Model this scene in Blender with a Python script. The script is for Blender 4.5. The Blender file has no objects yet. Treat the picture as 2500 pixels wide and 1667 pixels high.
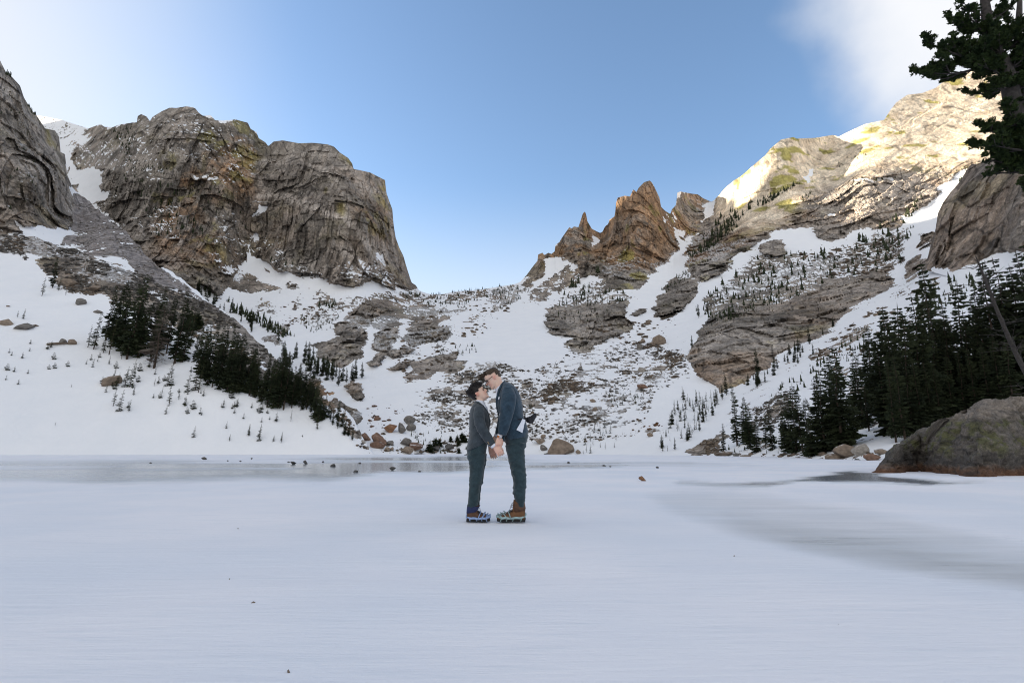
import bpy, bmesh, math, random, time
import numpy as np
from mathutils import Vector, Matrix
T0 = time.time()
random.seed(7)
RNG = np.random.default_rng(11)
scene = bpy.context.scene
COL = scene.collection

# ---------------------------------------------------------------- camera
W0, H0 = 2500.0, 1667.0          # proportions of the photograph
FPX = 1389.0                     # 20 mm lens in those pixels
CAMH = 0.80
HORIZON = 1100.0
PITCH = math.atan((HORIZON - H0 / 2) / FPX)
SP, CP = math.sin(PITCH), math.cos(PITCH)
cd = bpy.data.cameras.new('camera')
cam = bpy.data.objects.new('camera', cd)
COL.objects.link(cam)
cam.location = (0, 0, CAMH)
cam.rotation_euler = (math.pi / 2 + PITCH, 0, 0)
cd.sensor_width = 36.0
cd.lens = 36.0 * FPX / W0
cd.clip_start = 0.05
cd.clip_end = 20000
scene.camera = cam

# ---------------------------------------------------------------- sky, sun, exposure
SUN_AZ = math.radians(-76)       # from the view direction, towards the left
SUN_EL = math.radians(14.5)
HS = np.array([math.sin(SUN_AZ), math.cos(SUN_AZ)])
SKY_SAT = 1.06
GAP_DIR = (.44, .78, .50)
GAP_R0, GAP_R1, VEIL_MAX, VEIL_NOISE = .72, 1.2, .92, .10
BANK_DIR = (.80, .62, .70)
VEIL_COL = (2.25, 2.24, 2.21, 1)
world = bpy.data.worlds.new('World')
scene.world = world
world.use_nodes = True
nt = world.node_tree
nt.nodes.clear()
def nn(tree, typ, **kw):
    n = tree.nodes.new(typ)
    for k, v in kw.items():
        setattr(n, k, v)
    return n
out = nn(nt, 'ShaderNodeOutputWorld')
bg = nn(nt, 'ShaderNodeBackground')
sky = nn(nt, 'ShaderNodeTexSky', sky_type='NISHITA')
sky.sun_disc = False
sky.sun_elevation = SUN_EL
sky.sun_rotation = SUN_AZ
sky.altitude = 1500
sky.air_density = 1.0
sky.dust_density = 2.0
sky.ozone_density = 1.0
bg.inputs['Strength'].default_value = 0.135
# a veil of high cloud, added overhead and behind to whiten the ambient light, thins to a blue gap in front; a bank of it shows high on the right
tc = nn(nt, 'ShaderNodeTexCoord')
L = nt.links.new
def wm(op, a, b, c=None):
    n = nn(nt, 'ShaderNodeMath', operation=op)
    for k, v in enumerate((a, b, c)):
        if v is None: continue
        if hasattr(v, 'node'): L(v, n.inputs[k])
        else: n.inputs[k].default_value = v
    return n.outputs[0]
def wr(v, a, b, c, d):
    n = nn(nt, 'ShaderNodeMapRange', interpolation_type='SMOOTHSTEP')
    for k, x in zip(('From Min', 'From Max', 'To Min', 'To Max'), (a, b, c, d)): n.inputs[k].default_value = x
    L(v, n.inputs['Value'])
    return n.outputs['Result']
def wd(v):
    n = nn(nt, 'ShaderNodeVectorMath', operation='DISTANCE')
    n.inputs[1].default_value = Vector(v).normalized()
    L(tc.outputs['Generated'], n.inputs[0])
    return n.outputs['Value']
nz = nn(nt, 'ShaderNodeTexNoise')
for k, v in (('Scale', 2.6), ('Detail', 6), ('Roughness', .5)): nz.inputs[k].default_value = v
L(tc.outputs['Generated'], nz.inputs['Vector'])
wob = wm('SUBTRACT', nz.outputs['Fac'], .5)
gap = wm('MULTIPLY_ADD', wob, VEIL_NOISE, wd(GAP_DIR))
veil = wr(gap, GAP_R0, GAP_R1, 0.0, VEIL_MAX)
bank = wr(wm('MULTIPLY_ADD', wob, .5, wd(BANK_DIR)), .30, .08, 0.0, .95)
sep = nn(nt, 'ShaderNodeSeparateXYZ')
L(tc.outputs['Generated'], sep.inputs[0])
low = wr(sep.outputs['Z'], .46, .14, 0.0, .70)     # pale air towards the horizon
cover = wm('MAXIMUM', veil, low)
mixc = nn(nt, 'ShaderNodeMix', data_type='RGBA')
mixc.inputs['B'].default_value = VEIL_COL
L(cover, mixc.inputs['Factor'])
hsv = nn(nt, 'ShaderNodeHueSaturation')
hsv.inputs['Saturation'].default_value = SKY_SAT
hsv.inputs['Value'].default_value = .80
L(sky.outputs['Color'], hsv.inputs['Color'])
L(hsv.outputs['Color'], mixc.inputs['A'])
mixb = nn(nt, 'ShaderNodeMix', data_type='RGBA')
mixb.inputs['B'].default_value = (2.45, 2.47, 2.54, 1)
L(bank, mixb.inputs['Factor'])
L(mixc.outputs['Result'], mixb.inputs['A'])
L(mixb.outputs['Result'], bg.inputs['Color'])
L(bg.outputs['Background'], out.inputs['Surface'])

sd = bpy.data.lights.new('sun', 'SUN')
sun = bpy.data.objects.new('sun', sd)
COL.objects.link(sun)
sd.energy = 5.0
sd.angle = math.radians(0.5)
sd.color = (1.0, 0.86, 0.66)
to_sun = Vector((HS[0] * math.cos(SUN_EL), HS[1] * math.cos(SUN_EL), math.sin(SUN_EL)))
sun.rotation_euler = to_sun.to_track_quat('Z', 'Y').to_euler()

scene.view_settings.view_transform = 'Standard'
scene.view_settings.look = 'None'
scene.view_settings.gamma = 1
scene.view_settings.use_curve_mapping = False
scene.view_settings.exposure = 1.58
scene.render.engine = 'CYCLES'
scene.cycles.use_denoising = True
scene.cycles.filter_width = 1.05
scene.cycles.sample_clamp_indirect = 4.0
scene.cycles.max_bounces = 5
scene.cycles.diffuse_bounces = 3
scene.cycles.transparent_max_bounces = 6

# ---------------------------------------------------------------- numeric helpers
def rays(px, py):
    """unit-forward directions (dx, dy, dz) with dy scaled so that y is the world forward axis"""
    x = (np.asarray(px, float) - W0 / 2) / FPX
    u = (H0 / 2 - np.asarray(py, float)) / FPX
    return x, CP - u * SP, SP + u * CP

def at(px, py, Y):
    dx, dy, dz = rays(px, py)
    k = np.asarray(Y, float) / dy
    return np.stack([dx * k, np.broadcast_to(Y, np.shape(k)), CAMH + dz * k], -1)

_LAT = RNG.random((64, 64, 64)).astype(np.float32) * 2 - 1
def vnoise(p):
    i = np.floor(p).astype(np.int32)
    f = (p - i).astype(np.float32)
    f = f * f * f * (f * (f * 6 - 15) + 10)
    i &= 63
    j = (i + 1) & 63
    L = _LAT.ravel()
    x0, y0, z0 = i[..., 0] << 12, i[..., 1] << 6, i[..., 2]
    x1, y1, z1 = j[..., 0] << 12, j[..., 1] << 6, j[..., 2]
    fx, fy, fz = f[..., 0], f[..., 1], f[..., 2]
    def l(a, b, t): return a + (b - a) * t
    a = l(l(L[x0 + y0 + z0], L[x1 + y0 + z0], fx), l(L[x0 + y1 + z0], L[x1 + y1 + z0], fx), fy)
    b = l(l(L[x0 + y0 + z1], L[x1 + y0 + z1], fx), l(L[x0 + y1 + z1], L[x1 + y1 + z1], fx), fy)
    return l(a, b, fz)

_R = np.array([[0.36, 0.48, -0.8], [-0.8, 0.6, 0.0], [0.48, 0.64, 0.6]], np.float32)
def fbm(p, octs=4, rough=0.5, lac=2.03):
    q = np.asarray(p, np.float32)
    s = 0; a = 1.0; t = 0
    for o in range(octs):
        s = s + a * vnoise(q)
        t += a
        a *= rough
        q = (q @ _R.T) * lac + 17.3
    return s / t * 1.6

def ridged(p, octs=4, rough=0.5):
    q = np.asarray(p, np.float32)
    s = 0; a = 1.0; t = 0
    for o in range(octs):
        s = s + a * (1 - np.abs(vnoise(q)) * 2.2)
        t += a
        a *= rough
        q = (q @ _R.T) * 2.1 + 9.1
    return s / t

def cell(p):
    i = np.floor(p).astype(np.int32) & 63
    return _LAT[i[..., 0], i[..., 1], i[..., 2]]

def sstep(a, b, x):
    t = np.clip((x - a) / (b - a), 0, 1)
    return t * t * (3 - 2 * t)

def lerp(a, b, t): return a + (b - a) * t

def tps(ctrl):
    """thin-plate interpolation of log depth over the picture plane; returns f(px, py)"""
    c = np.array(ctrl, float)
    P = c[:, :2] / 500.0
    v = np.log(c[:, 2])
    n = len(P)
    d = np.linalg.norm(P[:, None] - P[None], axis=-1)
    K = np.where(d > 0, d * d * np.log(d + 1e-12), 0) + np.eye(n) * 2e-3
    Q = np.hstack([np.ones((n, 1)), P])
    A = np.block([[K, Q], [Q.T, np.zeros((3, 3))]])
    w = np.linalg.solve(A, np.concatenate([v, np.zeros(3)]))
    def f(px, py):
        sh = np.shape(px)
        X = np.stack([np.ravel(px), np.ravel(py)], -1) / 500.0
        r = w[n] + w[n + 1] * X[:, 0] + w[n + 2] * X[:, 1]
        for k in range(n):
            q = (X[:, 0] - P[k, 0]) ** 2 + (X[:, 1] - P[k, 1]) ** 2
            r += w[k] * 0.5 * q * np.log(q + 1e-12)
        return np.exp(r).reshape(sh)
    return f

# masks drawn over the picture plane before they are carried onto the ground
MX0, MY0, MS = -900, -200, 2.0
MW, MH = 2300, 945
def blur(a, r):
    r = int(r)
    if r < 1: return a
    for _ in range(2):
        for ax in (0, 1):
            c = np.cumsum(np.concatenate([np.repeat(a.take([0], ax), r + 1, ax), a, np.repeat(a.take([-1], ax), r, ax)], ax), ax, dtype=np.float64)
            n = a.shape[ax]
            a = ((c.take(range(2 * r + 1, 2 * r + 1 + n), ax) - c.take(range(n), ax)) / (2 * r + 1)).astype(np.float32)
    return a
def raster(poly):
    p = (np.array(poly, float) - [MX0, MY0]) / MS
    m = np.zeros((MH, MW), bool)
    x0, y0 = np.maximum(np.floor(p.min(0)).astype(int), 0)
    x1, y1 = np.minimum(np.ceil(p.max(0)).astype(int) + 1, [MW, MH])
    if x1 <= x0 or y1 <= y0: return m
    X, Y = np.meshgrid(np.arange(x0, x1) + .01, np.arange(y0, y1) + .01)
    s = np.zeros(X.shape, bool)
    q = np.roll(p, -1, 0)
    for (ax, ay), (bx, by) in zip(p, q):
        if ay == by: continue
        c = ((ay > Y) != (by > Y)) & (X < (bx - ax) * (Y - ay) / (by - ay) + ax)
        s ^= c
    m[y0:y1, x0:x1] = s
    return m
def paint(base, items):
    m = np.full((MH, MW), base, np.float32)
    for val, soft, poly in items:
        p = (np.array(poly, float) - [MX0, MY0]) / MS
        g = int(soft / MS) * 2 + 3
        x0, y0 = np.maximum(np.floor(p.min(0)).astype(int) - g, 0)
        x1, y1 = np.minimum(np.ceil(p.max(0)).astype(int) + g, [MW, MH])
        if x1 <= x0 or y1 <= y0: continue
        k = blur(raster(poly)[y0:y1, x0:x1].astype(np.float32), soft / MS)
        m[y0:y1, x0:x1] = m[y0:y1, x0:x1] * (1 - k) + val * k
    return m
def look(m, px, py):
    x = np.clip((px - MX0) / MS, 0, MW - 1.001); y = np.clip((py - MY0) / MS, 0, MH - 1.001)
    i = x.astype(int); j = y.astype(int); fx = (x - i).astype(np.float32); fy = (y - j).astype(np.float32)
    return (m[j, i] * (1 - fx) + m[j, i + 1] * fx) * (1 - fy) + (m[j + 1, i] * (1 - fx) + m[j + 1, i + 1] * fx) * fy
def Z(x0, y0, s):
    return lambda *pts: [(x0 + a / s, y0 + b / s) for a, b in pts]
def ell(cx, cy, rx, ry, rot=0, n=14):
    c, s = math.cos(math.radians(rot)), math.sin(math.radians(rot))
    return [(cx + rx * math.cos(t) * c - ry * math.sin(t) * s, cy + rx * math.cos(t) * s + ry * math.sin(t) * c) for t in np.linspace(0, 2 * math.pi, n, endpoint=False)]

def grid_mesh(name, P, smooth=None, keep=None):
    """P: rows x cols x 3 -> mesh of quads"""
    r, c = P.shape[:2]
    me = bpy.data.meshes.new(name)
    me.vertices.add(r * c)
    me.vertices.foreach_set('co', P.reshape(-1).astype(np.float32))
    idx = np.arange(r * c).reshape(r, c)
    q = np.stack([idx[:-1, :-1], idx[1:, :-1], idx[1:, 1:], idx[:-1, 1:]], -1).reshape(-1, 4)
    if keep is not None: q = q[keep.ravel()]
    me.loops.add(q.size)
    me.loops.foreach_set('vertex_index', q.ravel().astype(np.int32))
    me.polygons.add(len(q))
    me.polygons.foreach_set('loop_start', (np.arange(len(q)) * 4).astype(np.int32))
    me.polygons.foreach_set('loop_total', np.full(len(q), 4, np.int32))
    if smooth is not None:
        s = smooth.reshape(r, c)
        s = (s[:-1, :-1] & s[1:, 1:]).ravel()
        me.polygons.foreach_set('use_smooth', s if keep is None else s[keep.ravel()])
    me.update(calc_edges=True)
    return me
def fattr(me, name, v):
    a = me.attributes.new(name, 'FLOAT', 'POINT')
    a.data.foreach_set('value', np.ascontiguousarray(v, np.float32).ravel())
def cattr(me, name, v):
    a = me.attributes.new(name, 'FLOAT_COLOR', 'POINT')
    v = np.concatenate([v.reshape(-1, 3), np.ones((v.size // 3, 1))], 1)
    a.data.foreach_set('color', v.astype(np.float32).ravel())
def link(name, me, mat=None, parent=None, **props):
    o = bpy.data.objects.new(name, me)
    COL.objects.link(o)
    if mat is not None and me is not None and not me.materials: me.materials.append(mat)
    if parent is not None: o.parent = parent
    for k, v in props.items(): o[k] = v
    return o
def struct(name, me, mat): return link(name, me, mat, kind='structure')

# ---------------------------------------------------------------- materials
class NT:
    def __init__(s, name):
        s.m = bpy.data.materials.new(name); s.m.use_nodes = True
        s.t = s.m.node_tree; s.t.nodes.clear()
        s.out = s.t.nodes.new('ShaderNodeOutputMaterial')
        s.bsdf = s.t.nodes.new('ShaderNodeBsdfPrincipled')
        s.t.links.new(s.bsdf.outputs[0], s.out.inputs['Surface'])
        s.bsdf.inputs['Specular IOR Level'].default_value = 0.3
    def n(s, typ, ins=None, **kw):
        n = s.t.nodes.new(typ)
        for k, v in kw.items(): setattr(n, k, v)
        for k, v in (ins or {}).items():
            if hasattr(v, 'node'): s.t.links.new(v, n.inputs[k])
            else: n.inputs[k].default_value = v
        return n
    def set(s, **kw):
        for k, v in kw.items():
            k = k.replace('_', ' ')
            if hasattr(v, 'node'): s.t.links.new(v, s.bsdf.inputs[k])
            else: s.bsdf.inputs[k].default_value = v
        return s
    def noise(s, scale, detail=4, rough=.55, vec=None, out='Fac', dist=0):
        i = {'Scale': scale, 'Detail': detail, 'Roughness': rough, 'Distortion': dist}
        if vec is not None: i['Vector'] = vec
        return s.n('ShaderNodeTexNoise', i).outputs[out]
    def obj(s): return s.n('ShaderNodeTexCoord').outputs['Object']
    def attr(s, name, out='Fac'): return s.n('ShaderNodeAttribute', attribute_name=name).outputs[out]
    def math(s, op, a, b=0.0, c=0.0):
        n = s.n('ShaderNodeMath', operation=op)
        for k, v in enumerate((a, b, c)):
            if hasattr(v, 'node'): s.t.links.new(v, n.inputs[k])
            else: n.inputs[k].default_value = v
        return n.outputs[0]
    def mix(s, f, a, b, blend='MIX'):
        n = s.n('ShaderNodeMix', data_type='RGBA', blend_type=blend)
        for k, v in ((0, f), (6, a), (7, b)):
            if hasattr(v, 'node'): s.t.links.new(v, n.inputs[k])
            elif k == 0: n.inputs[0].default_value = v
            else: n.inputs[k].default_value = (*v, 1) if len(v) == 3 else v
        return n.outputs[2]
    def ramp(s, f, stops):
        n = s.n('ShaderNodeValToRGB', {'Fac': f})
        e = n.color_ramp.elements
        while len(e) < len(stops): e.new(.5)
        for k, (p, c) in enumerate(stops):
            e[k].position = p
            c = (c, c, c) if isinstance(c, (int, float)) else c
            e[k].color = (*c, 1)
        return n.outputs['Color']
    def range(s, f, a, b, c=0.0, d=1.0):
        return s.n('ShaderNodeMapRange', {'Value': f, 'From Min': a, 'From Max': b, 'To Min': c, 'To Max': d}, interpolation_type='SMOOTHSTEP').outputs[0]
    def bump(s, h, strength=.4, dist=.02):
        return s.n('ShaderNodeBump', {'Height': h, 'Strength': strength, 'Distance': dist}).outputs[0]
    def mapping(s, vec, scale=(1, 1, 1), rot=(0, 0, 0)):
        return s.n('ShaderNodeMapping', {'Vector': vec, 'Scale': scale, 'Rotation': rot}).outputs[0]

SNOW = (0.86, 0.87, 0.90)
def m_terrain():
    t = NT('rock_and_snow')
    o = t.obj()
    n1 = t.noise(0.9, 5, .65, o)
    n2 = t.noise(0.16, 4, .6, o)
    n0 = t.noise(3.2, 3, .6, o)
    w = t.n('ShaderNodeVectorMath', {0: t.noise(.08, 4, .6, o, 'Color'), 1: (3, 3, 3)}, operation='MULTIPLY').outputs[0]
    wo = t.n('ShaderNodeVectorMath', {0: o, 1: w}, operation='ADD').outputs[0]
    def crack(sc, lo, hi):
        v = t.n('ShaderNodeTexVoronoi', {'Vector': t.mapping(wo, sc), 'Scale': 1.0}, feature='DISTANCE_TO_EDGE').outputs['Distance']
        return t.range(v, lo, hi)
    c1 = crack((.075, .075, .042), .0, .045); c2 = crack((.24, .24, .15), .0, .07)
    st = t.noise(1.0, 4, .6, t.mapping(wo, (.35, .35, .025)))
    col = t.mix(1.0, t.attr('rockcol', 'Color'), t.ramp(n1, [(.25, .45), (.5, 1.0), (.75, 1.5)]), 'MULTIPLY')
    col = t.mix(1.0, col, t.ramp(n0, [(.3, .7), (.7, 1.3)]), 'MULTIPLY')
    col = t.mix(1.0, col, t.ramp(st, [(.3, .75), (.5, 1.0), (.7, 1.2)]), 'MULTIPLY')
    keep = t.math('MULTIPLY_ADD', t.attr('pale'), -.7, 1.0)  # pale marks rock painted as sunlit; cracks fade there
    col = t.mix(t.math('MULTIPLY', t.math('MULTIPLY_ADD', c1, -.6, .6), keep), col, (.035, .031, .028))
    col = t.mix(t.math('MULTIPLY', t.math('MULTIPLY_ADD', c2, -.28, .28), keep), col, (.045, .04, .036))
    sn = t.math('ADD', t.attr('snow'), t.math('MULTIPLY', t.math('SUBTRACT', n1, .5), .5))
    f = t.range(sn, .42, .58)
    sc = t.mix(n2, (.80, .82, .86), (.90, .90, .92))
    h = t.math('MULTIPLY_ADD', c1, .5, t.math('MULTIPLY_ADD', c2, .35, t.math('MULTIPLY', n1, .8)))
    h = t.math('MULTIPLY', h, t.math('MULTIPLY', keep, t.math('MULTIPLY_ADD', f, -.9, 1.0)))
    t.set(Base_Color=t.mix(f, col, sc), Roughness=.88, Normal=t.bump(h, .6, .8))
    t.bsdf.inputs['Specular IOR Level'].default_value = 0.15
    return t.m
M_TERRAIN = m_terrain()
# ---------------------------------------------------------------- terrain
Z1 = Z(0, 100, 3.136); Z2 = Z(500, 250, 3.137); Z3 = Z(0, 550, 2.703); Z4 = Z(550, 650, 3.136)
ZF = Z(1200, 400, 3.137); ZG = Z(1700, 150, 2.614); ZI = Z(1600, 550, 2.412); ZC = Z(1200, 800, 3.92)

def stroke(w, *pts):
    p = np.array(pts, float); d = np.gradient(p, axis=0); d /= np.linalg.norm(d, axis=1, keepdims=True) + 1e-9
    n = np.stack([-d[:, 1], d[:, 0]], -1) * w / 2
    return [tuple(q) for q in np.concatenate([p + n, (p - n)[::-1]])]

SIL_LEFT = [(40, 300), (89, 282), (110, 285), (150, 293), (190, 306), (215, 314), (222, 312), (245, 303), (255, 310), (275, 311), (290, 305), (320, 300), (334, 299), (336, 284), (345, 279),
    (358, 285), (366, 296), (372, 286), (395, 272), (415, 263), (430, 264), (455, 260), (475, 263), (485, 275), (495, 283), (515, 282), (525, 294), (545, 295), (575, 292), (605, 300),
    (612, 315), (626, 323), (632, 338), (648, 348), (655, 357), (668, 346), (690, 343), (730, 350), (765, 349), (800, 353), (815, 358), (830, 373), (850, 386), (860, 400), (863, 413), (880, 416),
    (905, 422), (920, 430), (940, 440), (943, 470), (950, 490), (958, 512), (961, 550), (966, 580), (975, 605), (985, 625), (992, 650), (1000, 675), (1005, 690), (1015, 696), (1023, 709)]
SIL_MID = [(1035, 714), (1050, 718), (1075, 719), (1095, 715), (1120, 711), (1150, 709), (1180, 706), (1200, 703), (1229, 698), (1255, 694), (1269, 689), (1286, 671), (1305, 645), (1312, 637), (1313, 622),
    (1324, 617), (1329, 623), (1339, 617), (1346, 620), (1355, 613), (1356, 598), (1366, 591), (1369, 585), (1382, 566), (1390, 555), (1396, 558), (1401, 553), (1412, 555), (1418, 537), (1423, 521), (1428, 517),
    (1431, 523), (1434, 540), (1445, 559), (1465, 569), (1471, 566), (1477, 553), (1485, 547), (1488, 537), (1501, 528), (1504, 496), (1508, 483), (1525, 478), (1538, 480), (1546, 463), (1554, 469), (1559, 459),
    (1573, 445), (1586, 441), (1592, 446), (1598, 457), (1610, 483), (1614, 505), (1624, 515), (1637, 523), (1640, 512), (1651, 500), (1653, 470), (1662, 468), (1688, 473), (1704, 475), (1716, 484), (1732, 491)]
SIL_RIGHT = [(1736, 493), (1742, 490), (1757, 475), (1769, 460), (1792, 441), (1811, 429), (1845, 399), (1868, 380), (1880, 364), (1907, 341), (1918, 339), (1937, 335), (1945, 339), (1991, 337), (2033, 330), (2048, 334),
    (2067, 324), (2113, 303), (2132, 299), (2159, 293), (2174, 269), (2188, 251), (2215, 232), (2251, 228), (2285, 215), (2308, 196), (2343, 183), (2373, 169), (2420, 150), (2500, 120), (2620, 90), (2760, 80)]
SIL = SIL_LEFT + SIL_MID + SIL_RIGHT

DEPTH_MAIN = [
    # valley floor and bowl
    (900, 1109, 125), (1100, 1108, 138), (1300, 1109, 132), (1500, 1110, 120), (1700, 1113, 98), (1900, 1117, 72), (2100, 1122, 52), (2300, 1128, 40), (2600, 1135, 32), (600, 1108, 150), (300, 1108, 170), (40, 1108, 180),
    (1000, 1000, 162), (1250, 1000, 160), (1500, 1000, 150), (1650, 1000, 138), (950, 900, 215), (1200, 900, 205), (1450, 900, 200), (1620, 900, 190), (900, 800, 300), (1100, 800, 290), (1300, 800, 285), (1480, 800, 280),
    (1050, 719, 430), (1180, 706, 430), (1100, 760, 350), (1250, 720, 400),
    # left massif
    (150, 293, 560), (150, 360, 500), (215, 320, 500), (230, 470, 420), (330, 560, 385), (330, 300, 440), (430, 262, 430), (560, 295, 430), (300, 400, 412), (450, 450, 395), (560, 450, 400), (560, 600, 385), (400, 600, 372), (500, 690, 355),
    (618, 340, 450), (640, 400, 445), (615, 560, 420), (590, 660, 395), (690, 345, 452), (690, 480, 415), (690, 640, 392), (800, 355, 440), (800, 500, 402), (800, 660, 385), (900, 430, 440), (900, 560, 405), (900, 670, 390),
    (955, 470, 470), (975, 600, 465), (1010, 690, 455), (780, 720, 365), (650, 760, 330), (500, 800, 300), (300, 700, 330), (300, 900, 250), (700, 900, 230), (850, 950, 190),
    # spires
    (1315, 625, 450), (1395, 560, 452), (1428, 520, 455), (1420, 620, 432), (1470, 570, 470), (1380, 720, 395), (1505, 500, 450), (1585, 441, 440), (1560, 560, 418), (1540, 680, 392), (1620, 560, 440), (1640, 640, 430), (1460, 680, 400), (1420, 800, 290), (1340, 790, 300), (1520, 760, 310),
    (1690, 470, 600), (1690, 560, 520), (1737, 493, 580), (1660, 640, 420), (1560, 800, 285), (1620, 760, 310), (1700, 650, 380), (1690, 760, 290),
    # right wall
    (1800, 440, 490), (1860, 480, 462), (1940, 340, 470), (1900, 430, 450), (2010, 400, 470), (2040, 335, 490), (1960, 520, 415), (1800, 570, 420), (2100, 310, 470), (2100, 420, 430), (2250, 230, 480), (2250, 400, 420), (2400, 160, 480), (2400, 380, 400), (2620, 90, 470), (2620, 400, 350),
    (2100, 520, 395), (2280, 520, 360), (1900, 620, 360), (2050, 640, 330), (2180, 640, 300), (1750, 740, 285), (1850, 720, 290), (1960, 690, 275), (2100, 690, 255), (2180, 690, 235),
    (1700, 850, 200), (1800, 800, 210), (1900, 800, 205), (2000, 790, 205), (1740, 955, 158), (1820, 930, 158), (1900, 880, 172), (2060, 780, 195), (2290, 640, 210), (2500, 640, 165), (2760, 640, 130),
    (1700, 1050, 122), (1900, 1000, 105), (2100, 900, 115), (2300, 800, 120), (2100, 1040, 75), (2300, 950, 75), (2500, 900, 70), (2300, 1060, 55), (2500, 1050, 44), (2760, 1000, 40),
]

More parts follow.
